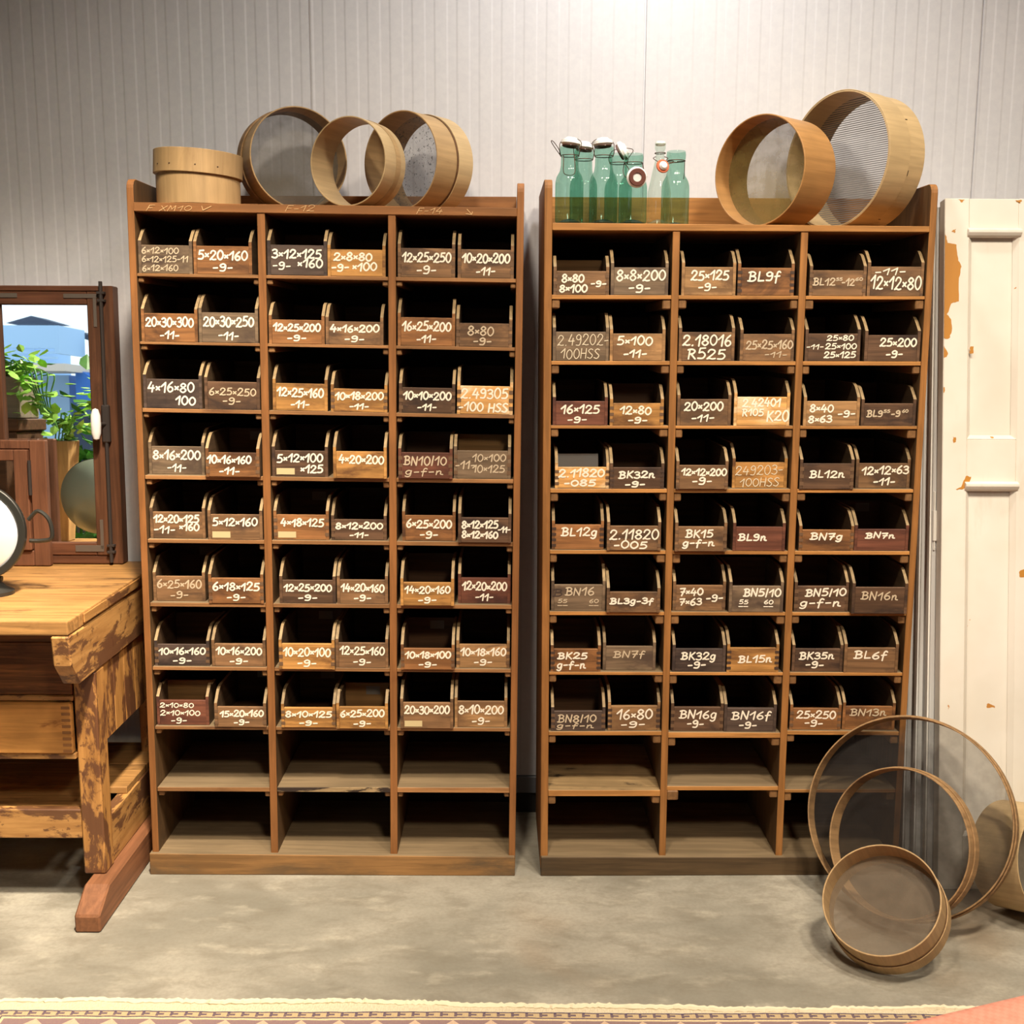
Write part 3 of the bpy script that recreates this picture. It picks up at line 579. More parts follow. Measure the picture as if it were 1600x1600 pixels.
def sieve(label, base, X, Y, yaw, tilt, R, w, mats, screen_mat=None, sat=0.62, bands=(), th=0.004, stitches=(), group=None, name='sieve', z=None):
    """hoop from its open face (0) back to w; screen at sat*w; bands: (h0, h1, extra radius, material)"""
    a = axis(yaw, tilt)
    Rmax = R + max([b[2] for b in bands] + [0])
    if z is None:
        low = min(-Rmax * math.cos(tilt), -w * math.sin(tilt) - Rmax * math.cos(tilt)); z = base - low
    root = thing(name, label, 'sieve', (X, Y, base), (0, 0, 0), group)
    c = Vector((0, 0, z - base))
    rot = a.to_track_quat('Z', 'Y')                # parts keep their own frame: local Z is the sieve's axis
    def part(mb, nm, mat, par, sm=True, bev=0):
        o = mb.build(nm, mat, par, bevel=bev, smooth=sm)
        if par is root: o.location = c; o.rotation_mode = 'QUATERNION'; o.rotation_quaternion = rot
        return o
    h = part(MB().hoop((0, 0, 0), (0, 0, 1), R, R - th, 0, w, 96), 'hoop', mats, root, True, 0.0008)
    seam = MB().box((R - 0.0003, -0.004, 0.004), (R + 0.0016, 0.018, w - 0.004)); 
    for (h0, h1, ex, bm_) in bands:
        part(MB().hoop((0, 0, 0), (0, 0, 1), R + ex, R + 0.0004, h0, h1, 96), 'outer_band', bm_, root, True, 0.0006)
    if screen_mat:
        mb = MB().disc((0, 0, sat * w), (0, 0, 1), R - th - 0.0003, 72); o = part(mb, 'wire_screen', screen_mat, root, False)
        uv = o.data.uv_layers.new(name='UVMap')
        for l in o.data.loops:
            v = o.data.vertices[l.vertex_index].co; uv.data[l.index].uv = (v.x / (2 * R) + .5, v.y / (2 * R) + .5)
    if stitches:
        mb = MB()
        for (ang, hh, ln, up) in stitches:
            ca, sa = math.cos(ang), math.sin(ang); rr = R + max([b[2] for b in bands if b[0] <= hh <= b[1]] + [0]) + 0.0006
            p = Vector((ca * rr, sa * rr, hh)); tdir = Vector((-sa, ca, 0)) if not up else Vector((0, 0, 1))
            mb.tube([p - tdir * ln, p, p + tdir * ln], 0.0011, 6)
        part(mb, 'stitching', M['stitch'], root)
    return root
zl, zr = CL.top_z, CR.top_z
SG = 'bentwood sieves on the cabinet tops'
# lying round box of two hoops
t = thing('sieve', 'low round tan sieve lying flat at the end of the reddish cabinet top', 'sieve', (-0.900, 0.122, zl(-1.02) + .0006), (0, 0, 0), SG)
o = MB().hoop((0, 0, 0), (0, 0, 1), 0.1165, 0.1125, 0, 0.088, 96).build('lower_hoop', M['hoop'], t, bevel=0.001, smooth=True)
o = MB().hoop((0, 0, 0), (0, 0, 1), 0.1235, 0.1185, 0, 0.064, 96).build('upper_hoop', M['hoop'], t, bevel=0.001, smooth=True); o.location = (0, 0, 0.083); o.rotation_euler = (0.0, math.radians(3.2), 0)
o = MB().disc((0, 0, 0.03), (0, 0, 1), 0.1184, 64).build('wire_screen', M['mesh_grey'], t); o.location = (0, 0, 0.083); o.rotation_euler = (0, math.radians(3.2), 0)
mb = MB()
for a in (3.9, 4.3, 4.9, 5.4): mb.tube([(0.1242 * math.cos(a), 0.1242 * math.sin(a), .02), (0.1242 * math.cos(a + .03), 0.1242 * math.sin(a + .03), .021)], .0012, 6)
st = mb.build('stitching', M['stitch'], t); st.location = (0, 0, .083); st.rotation_euler = (0, math.radians(3.2), 0)
sieve('large tan sieve with intact grey mesh, second on the reddish cabinet top', zl(-.77) + .0006, -0.624, 0.200, -0.4825, 0, 0.146, 0.130, M['hoop'], M['mesh_grey'], 0.55, [(0.085, 0.130, 0.005, M['hoop_g'])], group=SG)
sieve('small pale hoop sieve without mesh, standing before two larger sieves', zl(-.60) + .0006, -0.463, 0.055, 0.40, 0, 0.122, 0.1139, M['hoop_p'], None, 0.6, [(0.060, 0.085, 0.0012, M['hoop'])], group=SG)
sieve('deep tan sieve with clogged grey mesh on the reddish cabinet top', zl(-.50) + .0006, -0.328, 0.172, 0.6184, 0, 0.140, 0.160, M['hoop'], M['mesh_blot'], 0.52, [(0.095, 0.16, 0.004, M['hoop_p']), (0.088, 0.095, 0.002, M['hoop_dark'])], group=SG)
sieve('orange-brown sieve with brass-coloured mesh on the golden cabinet top', zr(.5) + .0008, 0.6901, 0.0801, 0.8427, 0, 0.1531, 0.1491, M['hoop_o'], M['mesh_brass'], 0.40, group=SG)
sieve('largest pale sieve with torn coarse mesh at the golden cabinet top end', zr(.7) + .0010, 0.932, 0.175, 1.02, 0.02, 0.1915, 0.150, M['hoop_p'], M['mesh_line'], 0.55, [(0.0, 0.085, 0.003, M['hoop_p'])], stitches=[(a, 0.09, 0.007, u) for a, u in ((0.2, True), (1.0, False), (1.5, True), (2.0, False), (2.6, True), (3.4, False), (4.2, True), (5.2, False))], group=SG)
FG = 'sieves leaning by the white door'
sieve('widest shallow sieve with dark mesh leaning against the white door', 0.0006, 1.113, -0.205, 0.6, 0.41, 0.2803, 0.056, M['hoop_g'], M['mesh_dark'], 0.93, [(0.018, 0.056, 0.0045, M['hoop_g'])], group=FG)
sieve('middle-sized sieve leaning inside the widest sieve on the floor', 0.0406, 1.0558, -0.2977, 0.8417, 0.3753, 0.2021, 0.050, M['hoop_g'], M['mesh_dark'], 0.93, [(0.024, 0.050, 0.004, M['hoop_g'])], group=FG)
sieve('small honey-coloured sieve tipped back in front of the other floor sieves', 0.0006, 0.957, -0.478, 0.7123, 0.8324, 0.1505, 0.104, M['hoop'], M['mesh_dust'], 0.55, [(0.062, 0.104, 0.004, M['hoop']), (0.058, 0.062, 0.002, M['hoop_dark'])], group=FG)
sieve('tan sieve partly out of view behind the widest floor sieve', 0.0006, 1.50, -0.27, -0.55, 0.25, 0.150, 0.15, M['hoop_p'], M['mesh_grey'], 0.45, group=FG)

# ---------------------------------------------------------------- bottles
def tint(name, c, gl=0.12):
    m = N(name); t_ = m.n('ShaderNodeBsdfTransparent'); lw = m.n('ShaderNodeLayerWeight'); lw.inputs[0].default_value = 0.35; m.l(m.mix(m.ramp(lw.outputs['Facing'], .35, 1.0), c, tuple(x ** 2.0 for x in c[:3]) + (1,)), t_.inputs[0])
    g = m.n('ShaderNodeBsdfGlossy'); g.inputs['Roughness'].default_value = 0.04; g.inputs['Color'].default_value = (1, 1, 1, 1)
    f = m.n('ShaderNodeFresnel'); f.inputs[0].default_value = 1.5; mx = m.n('ShaderNodeMixShader')
    m.l(m.val('MINIMUM', f.outputs[0], gl), mx.inputs[0]); m.l(t_.outputs[0], mx.inputs[1]); m.l(g.outputs[0], mx.inputs[2]); m.l(mx.outputs[0], m.t.nodes['Material Output'].inputs['Surface']); return m.mat
M['glass_green'] = tint('green_bottle_glass', (0.58, 0.79, 0.72, 1)); M['glass_clear'] = tint('clear_bottle_glass', (0.86, 0.93, 0.89, 1)); M['glass_base'] = tint('thick_green_glass', (0.22, 0.42, 0.33, 1))
M['ceramic'] = plain('white_ceramic_stopper', (242, 240, 234), 0.25); M['rubber'] = plain('orange_rubber_ring', (196, 96, 54), 0.6); M['rubber_b'] = plain('brown_rubber_ring', (96, 50, 36), 0.6)
M['wire'] = plain('rusty_wire', (84, 62, 46), 0.5, 0.7)
def bottle(px, Y, label, h=0.205, R=0.0395, rn=0.0245, clear=False, stopper=None):
    x = PRt.at(px, 345, Y).x; z0 = zr(x) + .0006
    t = thing('bottle', label, 'bottle', (x, Y + PRt.y(x), z0), (0, 0, random.uniform(-.3, .3)), 'swing-top bottles on the golden cabinet')
    t.rotation_euler = (0, 0, 0)
    if clear: prof = [(0.0, .002), (R * .95, .002), (R, .006), (R * .98, h * .40), (R * .72, h * .58), (rn * 1.25, h * .72), (rn * .92, h * .80), (rn * .85, h * .90), (rn * 1.1, h * .93), (rn * 1.1, h)]
    else: prof = [(0.0, .003), (R * .92, .003), (R, .010), (R, h * .50), (R * .985, h * .55), (R * .90, h * .61), (rn * 1.10, h * .68), (rn, h * .75), (rn * .98, h * .88), (rn * 1.08, h * .895), (rn * 1.12, h * .95), (rn * 1.06, h)]
    g = M['glass_clear' if clear else 'glass_green']
    MB().lathe(prof, n=48).build('glass_body', g, t, smooth=True)
    MB().lathe([(0, .0002), (R * .9, .0002), (R * .95, .004), (R * .5, .012), (0, .016)], n=40).build('thick_base', M['glass_clear' if clear else 'glass_base'], t, smooth=True)
    zc = h * .875
    MB().tube([(math.cos(a) * (rn + .0012), math.sin(a) * (rn + .0012), zc) for a in [k * PI / 12 for k in range(24)]], .0012, 6, closed=True).build('neck_wire', M['wire'], t)
    def bail(pts): MB().tube(smooth3(pts), .0011, 6).build('wire_bail', M['wire'], t)
    if stopper:
        c, tilt, kind = stopper
        s = MB(); ax = Vector((math.sin(tilt[0]) * math.cos(tilt[1]), math.sin(tilt[0]) * math.sin(tilt[1]), math.cos(tilt[0]))); c = Vector(c)
        s.lathe([(0, 0), (rn * .9, 0), (rn * 1.15, .005), (rn * 1.1, .013), (rn * .75, .017), (rn * .6, .021), (0, .021)], c, ax, 32); st = s.build('ceramic_stopper', M['ceramic'], t, smooth=True)
        MB().lathe([(rn * .5, -.004), (rn * .9, -.004), (rn * .98, -.002), (rn * .94, .0004), (rn * .5, .0004)], c, ax, 28, closed=True).build('rubber_ring', M[kind], st, smooth=True)
        bail([(rn + .001, 0, zc), (rn + .004, .0, (zc + c.z) / 2), (c + ax * .010 + Vector((rn * 1.15, 0, 0))), c + ax * .0215, c + ax * .010 - Vector((rn * 1.15, 0, 0)), (-rn - .004, 0, (zc + c.z) / 2), (-rn - .001, 0, zc)])
    return t, zc, rn, bail
def smooth3(p, k=5):
    p = [Vector(q) for q in p]; o = []; n = len(p)
    for i in range(n - 1):
        a, b, c, d = p[max(0, i - 1)], p[i], p[i + 1], p[min(n - 1, i + 2)]
        for s in range(k):
            t = s / k; o.append(0.5 * (2 * b + (c - a) * t + (2 * a - 5 * b + 4 * c - d) * t * t + (3 * b - a - 3 * c + d) * t ** 3))
    return o + [p[-1]]
FY, BY = 0.055, 0.150
t, zc, rn, bail = bottle(889, FY, 'green glass bottle with raised wire loop, at the cabinet end of the bottle row', 0.213, stopper=((0.002, 0, .214), (0.12, 0), 'rubber_b'))
bail([(-rn, 0, zc), (-.030, -.004, zc + .016), (-.043, -.006, zc + .034), (-.051, -.006, zc + .040), (-.050, -.002, zc + .034), (-.034, .002, zc + .012), (-rn, .002, zc)])
bail([(-.018, -rn * .6, zc), (-.018, -.026, zc - .02), (-.016, -.030, zc - .052), (.012, -.030, zc - .052), (.012, -.024, zc - .01), (.012, -rn * .8, zc)])
bottle(911, BY, 'green glass bottle standing behind the bottle with the raised wire loop', 0.218, stopper=((0, 0, .219), (0.1, 0), 'rubber_b'))
bottle(942, FY, 'green glass bottle with upright white stopper, between wire-loop and open bottles', 0.213, stopper=((-.003, 0, .214), (0.08, PI), 'rubber_b'))
bottle(965, BY, 'green glass bottle with white stopper lying askew, half hidden behind others', 0.208, stopper=((0.004, 0, .213), (1.1, -0.3), 'rubber_b'))
t, zc, rn, bail = bottle(988, FY, 'green open bottle with white stopper hanging down its front', 0.193, stopper=((0.004, -.066, .122), (1.5, PI / 2 + .12), 'rubber_b'))
bail([(rn, 0, zc), (.026, -.022, zc - .02), (.018, -.052, .132)]); bail([(-rn, 0, zc), (-.016, -.030, zc - .02), (-.014, -.052, .132)])
t, zc, rn, bail = bottle(1029, FY - .012, 'slim clear glass bottle with a narrow neck and orange rubber ring', 0.222, 0.033, 0.0135, True)
MB().lathe([(0, 0), (.013, 0), (.015, .004), (.013, .010), (0, .010)], (0, 0, .215), (0, 0, 1), 24).build('ceramic_stopper', M['ceramic'], t, smooth=True)
MB().lathe([(0, -.002), (.011, -.001), (.012, .006), (.008, .012), (0, .013)], (0.004, -.031, .155), (0.25, -1, .2), 24).build('stopper_cap', M['ceramic'], t, smooth=True)
o = MB().lathe([(.010, -.003), (.0175, -.003), (.019, 0), (.0175, .003), (.010, .003)], (0.004, -.030, .155), (0.25, -1, .2), 32, closed=True).build('rubber_ring', M['rubber'], t, smooth=True)
bail([(.012, 0, .185), (.02, -.012, .178), (.0, -.033, .164), (-.02, -.012, .178), (-.012, 0, .185)])
t, zc, rn, bail = bottle(1054, BY - .03, 'green open bottle nearest the orange-brown sieve', 0.212)
bail([(rn, 0, zc), (0, -.03, zc - .006), (-.04, -.03, zc - .016), (-.046, -.022, zc - .018), (-.01, -.02, zc - .004), (-rn, 0, zc)])
bail([(rn, 0, zc), (.024, -.004, zc - .03), (.022, -.004, zc - .05)])

# ---------------------------------------------------------------- white panelled leaf and the leaves stacked behind it
def door_paint():
    m = N('worn_cream_paint'); v = m.coords((1, 1, 1), False)
    out = m.mix(m.ramp(m.noise(v, 3.0, 4), 0.3, 0.7), lin((222, 213, 197)), lin((232, 225, 212)))
    out = m.mix(m.ramp(m.noise(m.coords((1, 1, .25), False), 9, 5, 0.7), 0.56, 0.74, 0, 0.28), out, lin((190, 172, 146)))
    out = m.mix(m.ramp(m.noise(v, 16, 3, 0.5), 0.735, 0.75), out, lin((188, 128, 58)))
    m.l(out, m.b.inputs['Base Color']); m.b.inputs['Roughness'].default_value = 0.5; m.bump(m.noise(v, 30, 4), 0.15, 0.001); return m.mat
M['cream'] = door_paint(); M['bare'] = plain('bare_ochre_wood', (186, 126, 44), 0.6); M['cream_edge'] = plain('cream_edge_paint', (224, 220, 210), 0.55); M['grey_paint'] = plain('grey_white_paint', (202, 200, 195), 0.55); M['grey_paint2'] = plain('pale_grey_paint', (216, 214, 208), 0.55); M['iron'] = plain('grey_iron', (112, 110, 106), 0.45, 0.6)
LEAN = math.atan2(0.285, 2.01)
def leaf(name, label, x, y, mat, H=2.04, W=0.335, T=0.04, grp=None):
    t = thing(name, label, 'door', (x, y, 0.0), (-LEAN, 0, 0.0), grp)
    return t
t = leaf('panelled_door', 'narrow cream painted door leaf with flaking ochre patches, leaning by the golden cabinet', 1.266, -0.085, M['cream'])
H, W, T = 2.03, 0.338, 0.040
def rz(py): # picture row on the leaf's front -> height along the leaf
    p = Plane(0.0); d = ray(1530, py); nrm = Vector((0, math.cos(LEAN), -math.sin(LEAN))); o_ = Vector((1.266, -0.085, 0))
    k = (o_ - CAM).dot(nrm) / d.dot(nrm); q = CAM + d * k; return (q - o_).dot(Vector((0, math.sin(LEAN), math.cos(LEAN))))
def rx(px, py):
    d = ray(px, py); nrm = Vector((0, math.cos(LEAN), -math.sin(LEAN))); o_ = Vector((1.266, -0.085, 0))
    k = (o_ - CAM).dot(nrm) / d.dot(nrm); q = CAM + d * k; return q.x - 1.266
H = rz(310)
s0, s1 = rx(1511, 700), rx(1588, 700); W = s0 + s1 - rx(1469, 700)
zt, zm1, zm0 = rz(362), rz(686), rz(758)
MB().box((0, 0, 0), (s0, T, H)).build('stile', M['cream'], t, bevel=0.002); MB().box((s1, 0, 0), (W, T, H)).build('stile', M['cream'], t, bevel=0.002)
MB().box((s0, 0.001, zt), (s1, T, H - .0005)).build('top_rail', M['cream'], t, bevel=0.002); MB().box((s0, 0.001, zm0), (s1, T, zm1)).build('middle_rail', M['cream'], t, bevel=0.002)
MB().box((s0, 0.001, 0), (s1, T, .16)).build('bottom_rail', M['cream'], t, bevel=0.002)
for za, zb in ((zm1, zt), (.16, zm0)):
    pn = MB().box((s0 - .002, 0.016, za - .002), (s1 + .002, 0.028, zb + .002)).build('panel', M['cream'], t)
    mm = MB(); e = 0.012
    for (xa, xb) in ((s0, s0 + e), (s1, s1 - e)): mm.prism([(xa, .001, za), (xb, .014, za), (xa, .016, za)], (0, 0, zb - za))
    mm.prism([(s0, .001, zb), (s0, .014, zb - e), (s0, .016, zb)], (s1 - s0, 0, 0)); mm.prism([(s0, .001, za), (s0, .014, za + e), (s0, .016, za)], (s1 - s0, 0, 0))
    mm.build('panel_moulding', M['cream'], t)
for zz in (zt, zm0):
    MB().prism([(s0 - .006, -.012, zz - .004), (s0 - .006, -.012, zz + .004), (s0 - .006, .004, zz + .012), (s0 - .006, .004, zz - .018), (s0 - .006, -.006, zz - .012)], (s1 - s0 + .012, 0, 0)).build('ledge_moulding', M['cream'], t, bevel=0.001)
chip = MB()
def blob(pts):
    P = [(a / 2.58 + 1400, b / 2.58 + 280) for a, b in pts]; q = []
    for i in range(len(P)):
        a, b = P[i], P[(i + 1) % len(P)]
        for k in range(4):
            u = k / 4; q.append((lerp(a[0], b[0], u) + random.uniform(-.9, .9), lerp(a[1], b[1], u) + random.uniform(-.9, .9)))
    chip.prism([(max(0.001, rx(a, b)), -0.0006, rz(b)) for a, b in q], (0, .0004, 0))
blob([(184, 195), (200, 225), (206, 256), (244, 262), (249, 318), (262, 352), (254, 400), (255, 492), (222, 500), (206, 545), (224, 570), (224, 615), (214, 644), (184, 640)])
blob([(184, 668), (206, 690), (208, 712), (184, 724)]); blob([(184, 835), (198, 842), (194, 860), (184, 862)]); blob([(297, 676), (314, 674), (312, 702), (298, 704)])
blob([(282, 1196), (302, 1200), (296, 1226), (270, 1250), (240, 1252), (262, 1240)]); blob([(252, 82), (276, 84), (266, 96)]); blob([(480, 86), (508, 82), (502, 98)]); blob([(222, 210), (240, 200), (238, 216)]); blob([(230, 1038), (242, 1042), (240, 1060), (230, 1062)]); blob([(496, 1578), (520, 1572), (524, 1600), (500, 1604)])
chip.build('bare_patch', M['bare'], t)
dz = [(0.047, M['grey_paint'], 'grey-edged door leaf directly behind the cream door leaf', 0.012), (0.094, M['grey_paint2'], 'pale grey door leaf in the middle of the leaning stack', 0.004), (0.141, M['grey_paint'], 'grey door leaf at the back of the leaning stack', 0.0)]
for i, (dy, mt, lb, dx) in enumerate(dz):
    t2 = leaf('stacked_door', lb, 1.266 - .0175 * (i + 1), -0.085 + dy / math.cos(LEAN), mt, grp='door leaves stacked behind the cream one')
    hh = H - .02 - .03 * i; t2.rotation_euler[1] = .005 * (i + 1)
    MB().box((0.002, 0, 0), (W, .028, hh)).build('leaf', mt, t2, bevel=0.002)
    MB().box((-.0035, 0.004, 0.002), (0.0015, .024, hh - .002)).build('edge_strip', M['cream_edge'] if i == 0 else mt, t2, bevel=0.001)
    if i == 0:
        b = MB().box((.003, -.008, rz(850)), (.013, .0015, rz(802))).box((.005, -.005, rz(865)), (.010, .0015, rz(772))).build('bolt', M['cream_edge'], t2, bevel=0.001)

# ---------------------------------------------------------------- workbench
BZ = 0.88
def worn_paint(name, a, b, c, axis='x'):
    m = N(name); i = 'xyz'.index(axis); sc = [14, 14, 14]; sc[i] = 5
    g = m.noise(m.coords((60 if i else 6, 60 if i != 1 else 6, 60 if i != 2 else 6), True), 1, 4, 0.6)
    out = m.mix(m.ramp(g, 0.3, 0.7), lin(a), lin(b)); p = m.noise(m.coords(tuple(sc), True), 1.0, 6, 0.68, 0.4)
    out = m.mix(m.ramp(p, 0.485, 0.55, 0, .9), out, lin(c)); out = m.mix(m.ramp(m.noise(m.coords((40, 40, 40)), 1, 3), 0.64, 0.68, 0, .7), out, lin(c))
    m.l(out, m.b.inputs['Base Color']); m.b.inputs['Roughness'].default_value = 0.5; m.bump(p, 0.25, 0.002); return m.mat
M['bench_x'] = worn_paint('worn_bench_wood', (158, 112, 60), (188, 140, 80), (88, 54, 34), 'x'); M['bench_y'] = worn_paint('worn_bench_end_wood', (156, 110, 58), (188, 140, 80), (90, 56, 36), 'y'); M['bench_z'] = worn_paint('worn_bench_leg_wood', (156, 108, 54), (186, 134, 72), (90, 54, 34), 'z')
M['bench_top'] = wood('bench_top_wood', (176, 130, 76), 'x', 0.22, (96, 68, 42), (0.52, 0.68), 9, 0.45); M['bench_drawer'] = wood('dark_drawer_wood', (122, 76, 38), 'x', 0.34, (78, 46, 24), (0.5, 0.7), 14, 0.5, 1.3); M['bench_light'] = wood('light_drawer_wood', (196, 138, 72), 'x', 0.14, (130, 78, 38), (0.6, 0.7), 10, 0.5)
M['foot'] = wood('reddish_sled_foot', (134, 88, 58), 'y', 0.16); M['dovetail'] = plain('dovetail_end_grain', (138, 92, 48), 0.6)
bx = -1.150                                       # bench end
t = world_thing('workbench', 'weathered ochre and brown wooden workbench with drawers beside the reddish cabinet', 'workbench', (-2.1, 0.0, 0.0))
X0 = -2.95; YF, YB = -0.365, 0.415
MB().box((X0, YF, BZ - .038), (bx, YB, BZ)).build('bench_top', M['bench_top'], t, bevel=0.004, seg=2)
e0, e1 = bx - .046, bx + .002
MB().prism([(e0, YF - .004, BZ - .040), (e0, YF + .004, BZ - .12), (e0, YF + .055, BZ - .185), (e0, YB, BZ - .185), (e0, YB, BZ - .040)], (e1 - e0, 0, 0)).build('end_beam', M['bench_y'], t, bevel=0.004)
MB().box((e1 - .001, YF + .10, BZ - .030), (e1 + .004, YB, BZ - .004)).build('end_cleat', M['bench_y'], t, bevel=0.002)
xl_ = bx - .052
MB().box((-1.211, -.205, .1005), (-1.1495, -.135, BZ - .186)).build('leg', M['bench_z'], t, bevel=0.004); MB().box((-1.211, YB - .11, .1005), (-1.1495, YB - .04, BZ - .186)).build('leg', M['bench_z'], t, bevel=0.004)
for yy in (-.205, YB - .11): MB().box((X0 + .03, yy, .1005), (X0 + .09, yy + .07, BZ - .04)).build('leg', M['bench_z'], t, bevel=0.004)
for xx in (-1.189, X0 + .025):
    MB().prism([(xx, -.345, 0), (xx, -.345, .050), (xx, -.262, .100), (xx, YB - .06, .100), (xx, YB - .0, .045), (xx, YB - .0, 0)], (.070, 0, 0)).build('sled_foot', M['foot'], t, bevel=0.005)
for k in range(5):                                # upright boards of the end panel
    y0 = -.1345 + k * .0872
    MB().box((bx - .026, y0, .470), (bx - .006, y0 + .086, BZ - .187)).build('end_board', M['bench_z'], t, bevel=0.0015)
MB().box((X0 + .05, YB - .03, .445), (bx - .045, YB - .012, BZ - .04)).build('rear_board', M['bench_x'], t)
xr_ = -1.2125
MB().box((X0 + .09, -.215, BZ - .096), (-1.197, -.19, BZ - .040)).build('front_rail', M['bench_drawer'], t, bevel=0.002)
d1 = MB().box((X0 + .115, -.207, .630), (xr_ - .002, -.187, BZ - .099)).build('drawer', M['bench_drawer'], t, bevel=0.003)
MB().box((X0 + .09, -.209, .612), (xr_, -.165, .6285)).build('drawer_rail', M['bench_x'], t, bevel=0.003)
d2 = MB().box((X0 + .115, -.219, .463), (xr_ - .004, -.196, .610)).build('drawer', M['bench_light'], t, bevel=0.004)
mb = MB()
for k in range(8): mb.box((xr_ - .030, -.2198, .468 + k * .0178), (xr_ - .006, -.2185, .468 + k * .0178 + .008))
dv = mb.build('dovetail_joint', M['dovetail'], d2, at=t.location); 
MB().box((X0 + .09, -.212, .445), (xr_, YB - .035, .4615)).build('cabinet_floor', M['bench_x'], t, bevel=0.002)
MB().box((X0 + .09, -.20, .205), (-1.212, -.175, .292)).build('lower_rail', M['bench_x'], t, bevel=0.003)
MB().box((bx - .040, -.1345, .101), (bx - .004, YB - .111, .246)).build('end_rail', M['bench_y'], t, bevel=0.003)
for k in range(3):
    y0 = -.172 + k * .187
    MB().box((X0 + .03 if k else X0 + .092, y0 if k else -.174, .2465), (bx - .008 if k else -1.213, y0 + .185, .268)).build('lower_shelf_board', M['bench_top'], t, bevel=0.002)

# ---------------------------------------------------------------- old window with mirror panes on the bench
M['frame_wood'] = wood('red_brown_frame_wood', (94, 60, 40), 'z', 0.22, (58, 38, 26), (0.54, 0.72), 8, 0.5); M['frame_wood_h'] = wood('red_brown_rail_wood', (100, 62, 42), 'x', 0.2, (64, 40, 28), (0.54, 0.72), 8, 0.5)
M['old_iron'] = plain('dark_iron', (70, 62, 58), 0.5, 0.5); M['plate'] = plain('painted_grey_iron', (104, 92, 82), 0.5, 0.3)
mm = N('mirror_glass'); mm.b.inputs['Metallic'].default_value = 1; mm.b.inputs['Roughness'].default_value = 0.012; mm.b.inputs['Base Color'].default_value = (.92, .95, .95, 1); M['mirror'] = mm.mat
ML = math.radians(2.0)
MO = Vector((-1.78, 0.352, BZ + .0028))            # frame foot, front face
mn = Vector((0, math.cos(ML), -math.sin(ML))); mu = Vector((0, math.sin(ML), math.cos(ML)))
def fr(px, py, dy=0.0):                            # picture point -> frame coordinates on its front face
    d = ray(px, py); k = (MO + mn * dy - CAM).dot(mn) / d.dot(mn); q = CAM + d * k - MO; return q.x, q.dot(mu)
t = thing('window_mirror', 'old dark wooden window frame with mirror panes standing on the workbench', 'mirror', MO, (-ML, 0, 0))
xo1 = fr(183, 660)[0]; xo0 = -0.62; ht = fr(80, 446)[1]; g1 = fr(143, 660)[0]; g0 = fr(4, 620)[0]; zb_, zt_ = fr(80, 848)[1], fr(80, 476)[1]
s1_ = fr(165, 660)[0]; zi0, zi1 = fr(80, 868)[1], fr(80, 455)[1]
mb = MB(); mb.box((s1_, .004, 0), (xo1, .055, ht)).build('frame_upright', M['frame_wood'], t, bevel=0.003); MB().box((xo0, .004, 0), (xo0 + .05, .055, ht)).build('frame_upright', M['frame_wood'], t, bevel=0.003)
MB().box((xo0 + .05, .004, zi1), (s1_, .055, ht)).build('frame_head', M['frame_wood_h'], t, bevel=0.003); MB().box((xo0 + .05, .004, 0), (s1_, .055, zi0)).build('frame_sill', M['frame_wood_h'], t, bevel=0.003)
sash = MB(); 
for (xa, xb) in ((g1, s1_ - .001), (g0 - .055, g0), (xo0 + .051, xo0 + .10)): MB().box((xa, 0, zi0 + .001), (xb, .034, zi1 - .001)).build('sash_stile', M['frame_wood'], t, bevel=0.003)
for (xa, xb) in ((g0, g1), (xo0 + .10, g0 - .055)):
    MB().box((xa, .001, zt_), (xb, .034, zi1 - .001)).build('sash_rail', M['frame_wood_h'], t, bevel=0.003); MB().box((xa, .001, zi0 + .001), (xb, .034, zb_)).build('sash_rail', M['frame_wood_h'], t, bevel=0.003)
    MB().box((xa, .016, zb_), (xb, .020, zt_)).build('mirror_pane', M['mirror'], t)
def pl_(pa, pb, w, horiz, nm='corner_plate'):
    (xa, za), (xb, zb2) = fr(*pa), fr(*pb); return xa, za, xb, zb2
def plate(name, quads, mat=M['plate'], dy=-.0022):
    mb = MB()
    for (a, b, c, d) in quads:
        xa, zb2 = fr(a, b); xb, za = fr(c, d); mb.box((min(xa, xb), dy, min(za, zb2)), (max(xa, xb), .0003, max(za, zb2)))
    return mb.build(name, mat, t, bevel=0.0006)
plate('corner_plate', [(99, 459, 152, 466), (145, 466, 152, 511)]); plate('corner_plate', [(156, 812, 163, 858), (118, 852, 163, 862)]); plate('corner_plate', [(0, 458, 27, 465)])
xr0 = fr(167, 660)[0]
rod = MB().tube([(xr0, -.008, fr(167, 880)[1] + .004), (xr0, -.008, fr(167, 440)[1])], .006, 10).build('bolt_rod', M['old_iron'], t, smooth=True)
for py in (458, 470, 852, 862):
    zz = fr(167, py)[1]; MB().box((xr0 - .012, -.014, zz - .004), (xr0 + .012, .0042, zz + .004)).build('rod_guide', M['old_iron'], t, bevel=0.001)
zh = fr(167, 662)[1]; MB().box((xr0 - .012, -.016, zh - .06), (xr0 + .012, .004, zh + .06)).build('lock_plate', M['old_iron'], t, bevel=0.004)
xk = fr(158, 661)[0]
hb = MB().tube([(xr0, -.012, zh), (xk, -.045, zh)], .006, 8).build('handle', M['old_iron'], t)
hc = MB(); hc.lathe([(0, -.050), (.009, -.046), (.0145, -.028), (.0155, 0), (.0145, .028), (.009, .046), (0, .050)], (xk, -.045, zh), (0, 0, 1), 24); hc.build('white_grip', M['ceramic'], hb, smooth=True)

